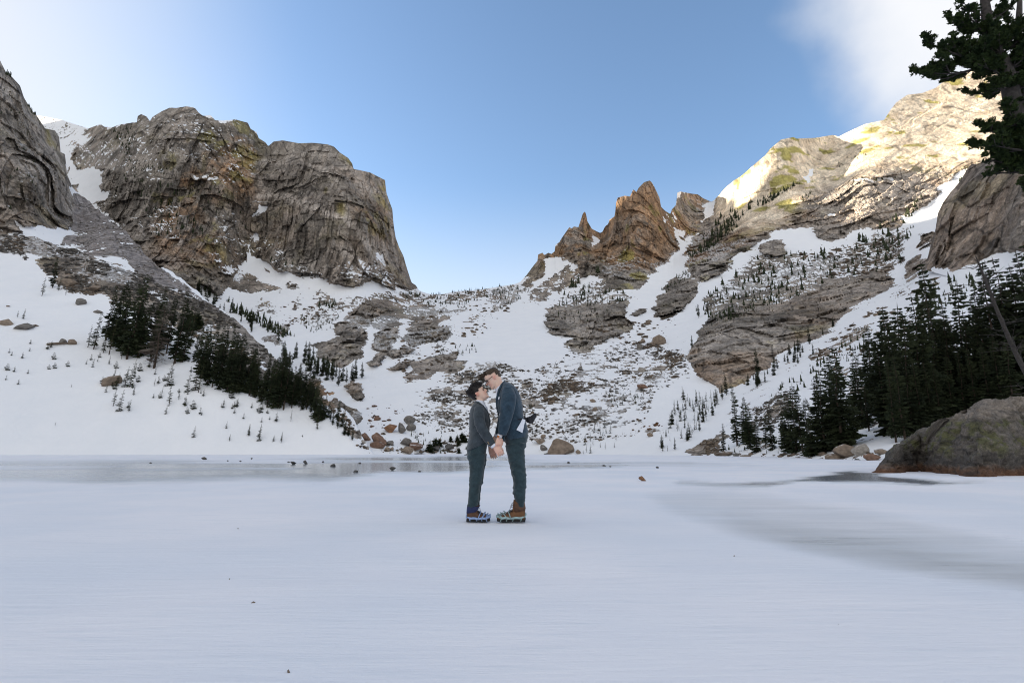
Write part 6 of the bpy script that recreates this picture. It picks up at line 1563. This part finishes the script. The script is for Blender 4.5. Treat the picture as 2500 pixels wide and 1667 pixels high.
# ======== the shorter man, facing right
def short_man():
    root = person('shorter man in a slate tweed suit with black tousled hair, head tipped up')
    hc = q(331, 303)                                        # middle of the skull
    Mh = Matrix.Translation(hc) @ Matrix.Rotation(math.radians(-32), 4, 'Y') @ Matrix.Scale(.96, 4) @ Matrix.Translation((-.002, 0, -.118))
    b = MB(); put_head(b, Mh)
    b.loft(smooth_secs([(Mh @ Vector((-.02, 0, .09)), Vector((.055, 0, 0)), Vector((0, .052, 0))), (q(350, 366), Vector((.054, 0, -.008)), Vector((0, .052, 0))), (q(344, 400), Vector((.056, 0, -.01)), Vector((0, .056, 0))), (q(342, 440), Vector((.05, 0, 0)), Vector((0, .07, 0)))]), 18)
    b.prof([(375, 440, 310, 440, .08), (390, 540, 300, 540, .12), (390, 660, 300, 660, .11), (375, 760, 300, 760, .11), (365, 850, 285, 860, .11)])
    for y in (-.085, .085):
        b.prof([(365, 850, 290, 870, .05), (350, 980, 300, 1000, .04), (335, 1130, 290, 1130, .035), (315, 1280, 270, 1290, .03), (310, 1400, 265, 1400, .03)], y=y, n=16)
    # arms
    b.prof([(372, 460, 335, 462, .03, -.14), (370, 560, 335, 570, .03, -.205), (402, 655, 368, 680, .03, -.20), (474, 755, 442, 780, .025, -.175), (502, 785, 475, 815, .024, -.165)], n=14)
    b.prof([(375, 460, 340, 462, .03, .14), (385, 560, 350, 570, .03, .20), (402, 660, 372, 690, .03, .19), (438, 760, 416, 780, .025, .16), (452, 800, 425, 810, .024, .15)], n=14)
    put_hand(b, q(494, 802, -.165), (.62, 0, -.78), (-.1, 1, .1), (.35, .5, .35), .98, thumb=-1)
    put_hand(b, q(442, 806, .15), (.35, -.05, -.93), (.1, -1, 0), (.15, .25, .25), .98, thumb=1)
    body = remesh('body', b, .0042, M_SKIN, 1)
    flush(body, [(Mh @ Vector((.09, -.04, .07)), .022, .35), (Mh @ Vector((.115, 0, .085)), .012, .6), (Mh @ Vector((-.014, -.08, .10)), .02, .75), (Mh @ Vector((.095, 0, .05)), .012, .5), (q(510, 860, -.17), .05, .35), (q(465, 860, .15), .05, .45)])
    link('body', body, parent=root)
    # face details
    for y in (-1, 1):
        e = MB(); e.ball(Mh @ Vector((.0835, y * .031, .1135)), (.010, .013, .0055)); link('eye', e.mesh('eye', M_EYE), parent=root)
        e = MB(); e.tube([Mh @ Vector((.094, y * .014, .1275)), Mh @ Vector((.0935, y * .032, .1325)), Mh @ Vector((.080, y * .050, .127))], [.004, .0045, .002], 6); link('eyebrow', e.mesh('eyebrow', M_HAIR_A), parent=root)
    # hair: thick on top, cropped at the nape
    def keep(c):
        return c.z > .150 + .35 * max(0, c.x - .055) or (c.x < .035 and c.z > .128) or (c.x < -.02 and c.z > .085) or (c.x < -.05 and c.z > .055)
    hb = cap_shell(Mh, keep, .010)
    def root_top(r):
        a = r.uniform(0, 6.28); k = math.sqrt(r.random())
        return (-.005 + .085 * k * math.cos(a), .062 * k * math.sin(a), .222 - .055 * k * k)
    def root_back(r):
        a = r.uniform(-1.5, 1.5); z = r.uniform(.135, .20)
        return (-.012 - .098 * math.cos(a), .078 * math.sin(a), z)
    lk = locks('hair', Mh, [(200, root_top, lambda r, p: (.75 + p.x * 3 + r.uniform(-.5, .4), p.y * 8 + r.uniform(-.4, .4), 1.1), .03, .075, .0085), (120, root_back, lambda r, p: (p.x * 4 + .2, p.y * 6, r.uniform(.5, 1.3)), .018, .036, .009), (26, lambda r: (.075, r.uniform(-.055, .055), .185), lambda r, p: (1.2, 0, r.uniform(.1, .9)), .025, .05, .007)], M_HAIR_A, 3)
    b0 = len(hb.V); hb.V += lk.V; hb.F += [tuple(i + b0 for i in f) for f in lk.F]
    link('hair', hb.mesh('hair', M_HAIR_A), parent=root)
    # shirt collar and cuffs
    sh = MB(); sh.prof([(392, 380, 312, 368, .068), (402, 408, 304, 386, .074), (420, 446, 300, 424, .085)])
    sh.prof([(420, 430, 300, 420, .10), (428, 500, 300, 500, .12), (426, 600, 300, 600, .12)])
    link('shirt', remesh('shirt', sh, .006, M_SHIRT, 1), parent=root)
    for y, rows in ((-.17, [(500, 768, 452, 806, .036), (512, 783, 468, 822, .034)]), (.15, [(450, 775, 418, 786, .034), (455, 797, 424, 804, .033)])):
        c = MB(); c.prof(rows, y=y, cap=True); link('shirt_cuff', c.mesh('shirt_cuff', M_SHIRT), parent=root)
    # jacket
    j = MB()
    j.prof([(366, 412, 304, 386, .060), (398, 436, 276, 424, .155), (430, 490, 256, 480, .195), (440, 570, 249, 570, .192), (441, 640, 252, 645, .182), (436, 700, 254, 710, .184), (424, 752, 240, 770, .188), (396, 784, 226, 845, .186)], n=32)
    for y, s_ in ((-1, 1), (1, 1)):
        dx = 0 if y < 0 else 8
        if y < 0:
            j.prof([(388, 432, 312, 440, .052, -.165), (400, 490, 297, 500, .066, -.195), (404, 560, 304, 565, .062, -.215), (416, 612, 320, 628, .058, -.215), (438, 650, 348, 684, .054, -.205), (462, 692, 384, 736, .049, -.19), (484, 732, 418, 774, .045, -.178), (500, 770, 450, 806, .042, -.17)], n=22)
        else:
            j.prof([(395, 432, 318, 440, .052, .165), (410, 490, 310, 500, .064, .195), (416, 560, 322, 570, .06, .21), (424, 630, 340, 650, .056, .205), (434, 690, 368, 720, .05, .19), (446, 740, 398, 765, .044, .165), (452, 778, 415, 788, .040, .15)], n=22)
    jm = remesh('jacket', j, .0065, M_SUIT_A, 2, fold_fn(3.0, .005, [(345, 660, -.9, .009, .012, .06), (400, 690, -1.1, .008, .010, .05), (330, 600, -.4, .007, .011, .05), (300, 740, -.8, .006, .014, .08), (270, 650, .3, .006, .014, .06), (420, 560, .9, .005, .012, .05)]))
    jo = link('jacket', jm, parent=root)
    # lapel rolls, vent tail, pocket flap, buttons
    for y in (-.085, .085):
        l = MB(); l.tube([q(306, 386, y * .6), q(340, 398, y * 1.0), q(380, 432, y * 1.1), q(415, 480, y * .9), q(440, 560, y * .4), q(444, 610, y * .15)], [.010, .014, .016, .017, .013, .006], 8); link('lapel', l.mesh('lapel', M_SUIT_A), parent=jo)
    tl = MB(); tl.prof([(262, 690, 246, 684, .03, .10), (246, 770, 226, 790, .05, .11), (236, 835, 214, 828, .06, .12)], n=14); link('vent_tail', tl.mesh('vent_tail', M_BLACK), parent=jo)
    fl = MB()
    fl.prof([(415, 782, 300, 752, .012, -.180), (412, 800, 280, 790, .012, -.188), (420, 792, 290, 778, .012, -.186)], n=10)
    buttons(jo, [q(432, 764, -.215), q(437, 772, -.214), q(442, 780, -.212)])
    # trousers
    t = MB(); t.prof([(424, 740, 262, 740, .155), (420, 790, 240, 800, .165), (412, 840, 229, 860, .17), (405, 885, 238, 900, .165)], n=30)
    for y, dx in ((-.082, 0), (.082, 7)):
        t.prof([(408 + dx, 870, 236 + dx, 885, .088), (402 + dx, 915, 246 + dx, 925, .087), (393 + dx, 980, 257 + dx, 985, .083), (383 + dx, 1045, 258 + dx, 1055, .078), (374 + dx, 1100, 256 + dx, 1105, .073), (366 + dx, 1140, 253 + dx, 1150, .071), (354 + dx, 1195, 249 + dx, 1205, .069), (348 + dx, 1255, 245 + dx, 1265, .066), (343 + dx, 1310, 240 + dx, 1325, .062), (341 + dx, 1345, 238 + dx, 1374, .060)], n=24, y=y)
    link('trousers', remesh('trousers', t, .0065, M_TROUSER, 2, fold_fn(8.0, .0055, [(250, 905, -.5, .012, .014, .10), (300, 930, -.7, .009, .012, .08), (370, 1150, .25, .013, .012, .09), (300, 1160, .1, .010, .012, .09), (280, 1105, -.3, .008, .012, .06), (330, 1290, .6, .009, .014, .07), (270, 1330, -.3, .008, .012, .06), (390, 960, .8, .007, .012, .06), (330, 1230, -.5, .006, .012, .06)])), parent=root)
    for y, dx in ((-.085, 0), (.085, -6)):
        boot(root, 230 + dx, 448 + dx, y, 1.0, M_BOOT, M_SOCK, M_CLEAT_A, 1, (348, 1345, 238, 1372))
    return root
short_man()

# ======== the taller man, facing left and leaning down
def tall_man():
    root = person('taller bespectacled man in a navy tweed suit, bending down to the shorter man')
    hc = q(470, 157)
    Mh = Matrix.Translation(hc) @ Matrix.Rotation(math.pi, 4, 'Z') @ Matrix.Rotation(math.radians(38), 4, 'Y') @ Matrix.Scale(1.0, 4) @ Matrix.Translation((-.002, 0, -.118))
    b = MB(); put_head(b, Mh)
    b.loft(smooth_secs([(Mh @ Vector((-.03, 0, .08)), Vector((.05, 0, .02)), Vector((0, .055, 0))), (q(523, 222), Vector((.050, 0, .035)), Vector((0, .056, 0))), (q(550, 252), Vector((.054, 0, .045)), Vector((0, .060, 0))), (q(590, 300), Vector((.05, 0, .03)), Vector((0, .08, 0)))]), 18)
    b.prof([(570, 300, 630, 280, .08), (570, 400, 680, 380, .13), (580, 520, 700, 500, .12), (610, 640, 730, 620, .11), (640, 740, 740, 720, .11)])
    for y in (-.095, .095):
        b.prof([(640, 740, 740, 740, .05), (660, 900, 730, 900, .045), (690, 1050, 745, 1050, .04), (700, 1180, 748, 1180, .035), (705, 1300, 748, 1300, .03), (700, 1420, 745, 1420, .03)], y=y, n=16)
    b.prof([(595, 310, 640, 315, .03, -.14), (590, 420, 635, 430, .03, -.235), (570, 540, 612, 555, .03, -.23), (545, 640, 580, 660, .027, -.21), (521, 700, 555, 712, .026, -.195)], n=14)
    b.prof([(580, 310, 625, 315, .03, .14), (565, 420, 608, 430, .03, .225), (540, 540, 580, 550, .03, .215), (508, 640, 540, 652, .027, .18), (487, 690, 515, 702, .026, .165)], n=14)
    put_hand(b, q(537, 714, -.190), (-.10, .02, -1), (-.45, .9, 0), (.55, .85, .6), 1.05, thumb=-1)
    put_hand(b, q(500, 700, .16), (-.32, -.02, -.95), (-.2, -.95, 0), (.4, .5, .4), 1.05, thumb=1)
    body = remesh('body', b, .0042, M_SKIN, 1)
    flush(body, [(Mh @ Vector((.09, .04, .07)), .026, .35), (Mh @ Vector((.118, 0, .085)), .014, .75), (Mh @ Vector((-.014, .08, .10)), .02, .6), (Mh @ Vector((.095, 0, .05)), .014, .7), (q(535, 790, -.19), .05, .3)])
    link('body', body, parent=root)
    for y in (-1, 1):
        e = MB(); e.ball(Mh @ Vector((.0835, y * .031, .1135)), (.010, .013, .0055)); link('eye', e.mesh('eye', M_EYE), parent=root)
        e = MB(); e.tube([Mh @ Vector((.094, y * .014, .1285)), Mh @ Vector((.0935, y * .032, .1335)), Mh @ Vector((.080, y * .050, .128))], [.0035, .004, .002], 6); link('eyebrow', e.mesh('eyebrow', M_HAIR_B), parent=root)
    def keep(c):
        return c.z > .178 + .5 * max(0, c.x - .045) or (c.x < .02 and c.z > .150) or (c.x < -.045 and c.z > .105) or (c.x < -.065 and c.z > .07)
    hb = cap_shell(Mh, keep, .006)
    def root_top(r):
        a = r.uniform(0, 6.28); k = math.sqrt(r.random())
        return (.01 + .07 * k * math.cos(a), .055 * k * math.sin(a), .221 - .04 * k * k)
    lk = locks('hair', Mh, [(120, root_top, lambda r, p: (1.1, p.y * 4 + r.uniform(-.3, .3), r.uniform(.1, .8)), .025, .055, .0075), (46, lambda r: (.066, r.uniform(-.05, .05), .195), lambda r, p: (1.0, r.uniform(-.3, .3), r.uniform(.1, 1.0)), .04, .085, .0065)], M_HAIR_B, 9)
    b0 = len(hb.V); hb.V += lk.V; hb.F += [tuple(i + b0 for i in f) for f in lk.F]
    link('hair', hb.mesh('hair', M_HAIR_B), parent=root)
    # spectacles
    g = bpy.data.objects.new('spectacles', None); COL.objects.link(g); g.parent = root
    fr = MB()
    for y in (-1, 1):
        c = Vector((.106, y * .033, .109)); pts = [Mh @ (c + Vector((-.004 * abs(math.cos(t)), .024 * math.cos(t), .020 * math.sin(t)))) for t in np.linspace(0, 2 * math.pi, 21)]
        fr.tube(pts, [.0027] * 21, 6)
        fr.tube([Mh @ Vector((.103, y * .057, .116)), Mh @ Vector((.09, y * .072, .118)), Mh @ Vector((.04, y * .076, .120)), Mh @ Vector((-.02, y * .079, .122)), Mh @ Vector((-.032, y * .079, .110))], [.0028, .0028, .0028, .0026, .0022], 6)
        ln = MB(); ln.loft([(Mh @ (c + Vector((dx, 0, 0))), (Mh.to_3x3() @ Vector((0, .023, 0))), (Mh.to_3x3() @ Vector((0, 0, .019)))) for dx in (-.001, .001)], 18); link('lens', ln.mesh('lens', M_LENS), parent=g)
    fr.tube([Mh @ Vector((.106, -.010, .113)), Mh @ Vector((.110, 0, .116)), Mh @ Vector((.106, .010, .113))], [.0025] * 3, 6)
    link('spectacle_frame', fr.mesh('spectacle_frame', M_FRAME), parent=g)
    # shirt
    sh = MB(); sh.loft(smooth_secs([(q(537, 236), Vector((.062, 0, .050)), Vector((0, .066, 0))), (q(552, 256), Vector((.066, 0, .055)), Vector((0, .074, 0))), (q(566, 285), Vector((.085, 0, .05)), Vector((0, .10, 0)))]), 20)
    sh.prof([(515, 290, 600, 300, .10), (512, 400, 600, 400, .12), (535, 540, 620, 540, .12)])
    link('shirt', remesh('shirt', sh, .006, M_SHIRT, 1), parent=root)
    for y, rows in ((-.195, [(517, 690, 566, 704, .037), (516, 704, 560, 714, .036)]), (.165, [(483, 678, 522, 690, .036), (479, 702, 515, 712, .035)])):
        c = MB(); c.prof(rows, y=y); link('shirt_cuff', c.mesh('shirt_cuff', M_SHIRT), parent=root)
    w = bpy.data.objects.new('watch', None); COL.objects.link(w); w.parent = root
    c = MB(); c.prof([(516, 702, 560, 714, .0375), (514, 716, 557, 728, .0365)], y=-.195); link('strap', c.mesh('strap', M_STRAP), parent=w)
    c = MB(); c.ball(q(548, 716, -.233), (.017, .007, .017)); link('dial', c.mesh('dial', M_STEEL), parent=w)
    # jacket
    j = MB()
    j.prof([(548, 232, 590, 196, .074), (545, 270, 640, 216, .15), (520, 320, 696, 264, .195), (505, 385, 735, 350, .208), (512, 450, 752, 440, .205), (528, 520, 758, 520, .198), (545, 590, 782, 580, .196), (565, 660, 798, 650, .200), (584, 745, 792, 715, .198)], n=32)
    j.prof([(572, 258, 655, 272, .055, -.180), (553, 325, 688, 338, .068, -.215), (545, 400, 684, 420, .068, -.240), (540, 470, 668, 492, .064, -.245), (536, 540, 648, 562, .060, -.240), (530, 600, 632, 620, .056, -.228), (524, 650, 616, 670, .052, -.212), (518, 688, 598, 708, .047, -.198)], n=22)
    j.prof([(560, 262, 650, 272, .055, .180), (540, 330, 670, 338, .066, .215), (530, 420, 640, 430, .062, .235), (518, 510, 610, 520, .058, .225), (505, 580, 575, 595, .052, .205), (496, 640, 548, 655, .047, .18), (489, 680, 528, 692, .043, .165)], n=22)
    jo = link('jacket', remesh('jacket', j, .0065, M_SUIT_B, 2, fold_fn(21.0, .0055, [(640, 330, -.9, .007, .012, .06), (610, 380, -.9, .007, .011, .06), (600, 440, -.8, .006, .011, .06), (590, 560, -.5, .007, .011, .05), (570, 620, -.5, .006, .010, .05), (720, 540, .7, .009, .014, .08), (740, 620, 1.0, .007, .014, .07), (660, 700, -1.6, .007, .014, .07), (530, 480, .5, .006, .012, .05)])), parent=root)
    for y in (-.09, .09):
        l = MB(); l.tube([q(584, 196, y * .5), q(556, 232, y * .85), q(530, 290, y * 1.05), q(512, 370, y * .9), q(514, 450, y * .5), q(528, 520, y * .2)], [.011, .015, .017, .018, .014, .006], 8); link('lapel', l.mesh('lapel', M_SUIT_B), parent=jo)
    ps = MB(); ps.loft([(q(532, 352, -.165), Vector((.009, 0, .003)), Vector((0, .008, 0))), (q(532, 366, -.172), Vector((.010, 0, 0)), Vector((0, .010, 0))), (q(527, 376, -.176), Vector((.006, 0, 0)), Vector((0, .006, 0)))], 10); link('pocket_square', ps.mesh('pocket_square', M_SHIRT), parent=jo)
    buttons(jo, [q(586, 646, -.255), q(582, 658, -.253), q(579, 670, -.250), q(576, 682, -.246), q(540, 545, -.06)])
    fc = MB(); fc.prof([(562, 690, 585, 700, .05, -.10), (556, 735, 586, 742, .05, -.11), (568, 758, 584, 756, .03, -.11)], n=12); link('front_corner', fc.mesh('front_corner', M_SUIT_B), parent=jo)
    # sash tied at the small of the back: knot, one tail blown out behind, pale tail hanging
    s_ = bpy.data.objects.new('sash', None); COL.objects.link(s_); s_.parent = root
    def ribbon(name, outl, y0, y1, mat, wave=.01):
        t_, b_ = outl
        n = len(t_); m = MB()
        for k in range(n):
            f = k / (n - 1); y = y0 + (y1 - y0) * f
            for p, dd in ((t_[k], 0), (b_[k], wave * math.sin(f * 7 + 1))):
                m.V.append(q(p[0], p[1], y + dd)); 
        for k in range(n):
            f = k / (n - 1); y = y0 + (y1 - y0) * f
            for p, dd in ((t_[k], 0), (b_[k], wave * math.sin(f * 7 + 1))):
                m.V.append(q(p[0], p[1], y + dd + .004))
        o2 = 2 * n
        for k in range(n - 1):
            a, b2, c2, d2 = 2 * k, 2 * k + 1, 2 * k + 3, 2 * k + 2
            m.F += [(a, b2, c2, d2), (o2 + a, o2 + d2, o2 + c2, o2 + b2), (a, d2, o2 + d2, o2 + a), (b2, o2 + b2, o2 + c2, c2)]
        m.F += [(0, o2, o2 + 1, 1), (2 * n - 2, 2 * n - 1, o2 + 2 * n - 1, o2 + 2 * n - 2)]
        return link(name, m.mesh(name, mat, smooth=False), parent=s_)
    kn = MB(); kn.ball(q(764, 548, -.03), (.020, .022, .022)); link('knot', kn.mesh('knot', M_BLACK), parent=s_)
    ribbon('tail', ([(762, 540), (790, 532), (820, 520), (848, 502), (866, 489)], [(764, 556), (792, 580), (818, 592), (842, 590), (880, 520)]), -.03, -.06, M_BLACK, .03)
    ribbon('tail', ([(758, 545), (764, 520), (770, 492)], [(772, 545), (776, 515), (777, 496)]), -.03, .0, M_BLACK, .01)
    ribbon('pale_tail', ([(745, 552), (726, 590), (706, 625), (690, 652)], [(772, 560), (760, 610), (752, 650), (745, 680)]), -.195, -.222, M_SHIRT, .012)
    ribbon('pale_tail', ([(750, 556), (768, 560)], [(756, 578), (782, 576)]), -.10, -.04, M_SHIRT, .0)
    bl = MB(); bl.tube([q(764, 548, -.03), q(752, 552, -.14), q(735, 556, -.20), q(700, 560, -.218)], [.010, .009, .008, .004], 8); link('band', bl.mesh('band', M_BLACK), parent=s_)
    # trousers
    t = MB(); t.prof([(580, 640, 790, 630, .165), (580, 700, 799, 690, .178), (586, 760, 790, 740, .182), (594, 810, 776, 790, .178)], n=30)
    for y, dx in ((-.092, 0), (.092, -6)):
        t.prof([(590 + dx, 790, 782 + dx, 775, .098), (602 + dx, 850, 772 + dx, 840, .096), (618 + dx, 910, 770 + dx, 900, .092), (632 + dx, 970, 772 + dx, 965, .088), (645 + dx, 1030, 775 + dx, 1020, .084), (658 + dx, 1085, 782 + dx, 1080, .080), (666 + dx, 1140, 783 + dx, 1135, .076), (666 + dx, 1190, 779 + dx, 1185, .073), (664 + dx, 1240, 774 + dx, 1240, .070), (680 + dx, 1300, 768 + dx, 1310, .066), (696 + dx, 1350, 762 + dx, 1364, .062)], n=24, y=y)
    link('trousers', remesh('trousers', t, .0065, M_TROUSER, 2, fold_fn(34.0, .0065, [(770, 800, .7, .012, .014, .10), (720, 770, .5, .010, .013, .08), (740, 1045, .45, .016, .013, .12), (670, 1060, -.2, .012, .012, .08), (760, 1000, .6, .010, .012, .08), (760, 1170, .5, .012, .012, .09), (680, 1190, .1, .010, .012, .07), (660, 1240, -.4, .014, .012, .06), (740, 1290, .4, .009, .013, .07), (650, 930, -.8, .008, .012, .06), (700, 870, .9, .006, .012, .07)])), parent=root)
    for y, dx in ((-.095, 0), (.095, 8)):
        boot(root, 772 + dx, 510 + dx, y, 1.12, M_BOOT_B, M_BOOT, M_CLEAT_B, -1, (665, 1300, 765, 1345))
    return root
tall_man()
print('people', time.time() - T0)
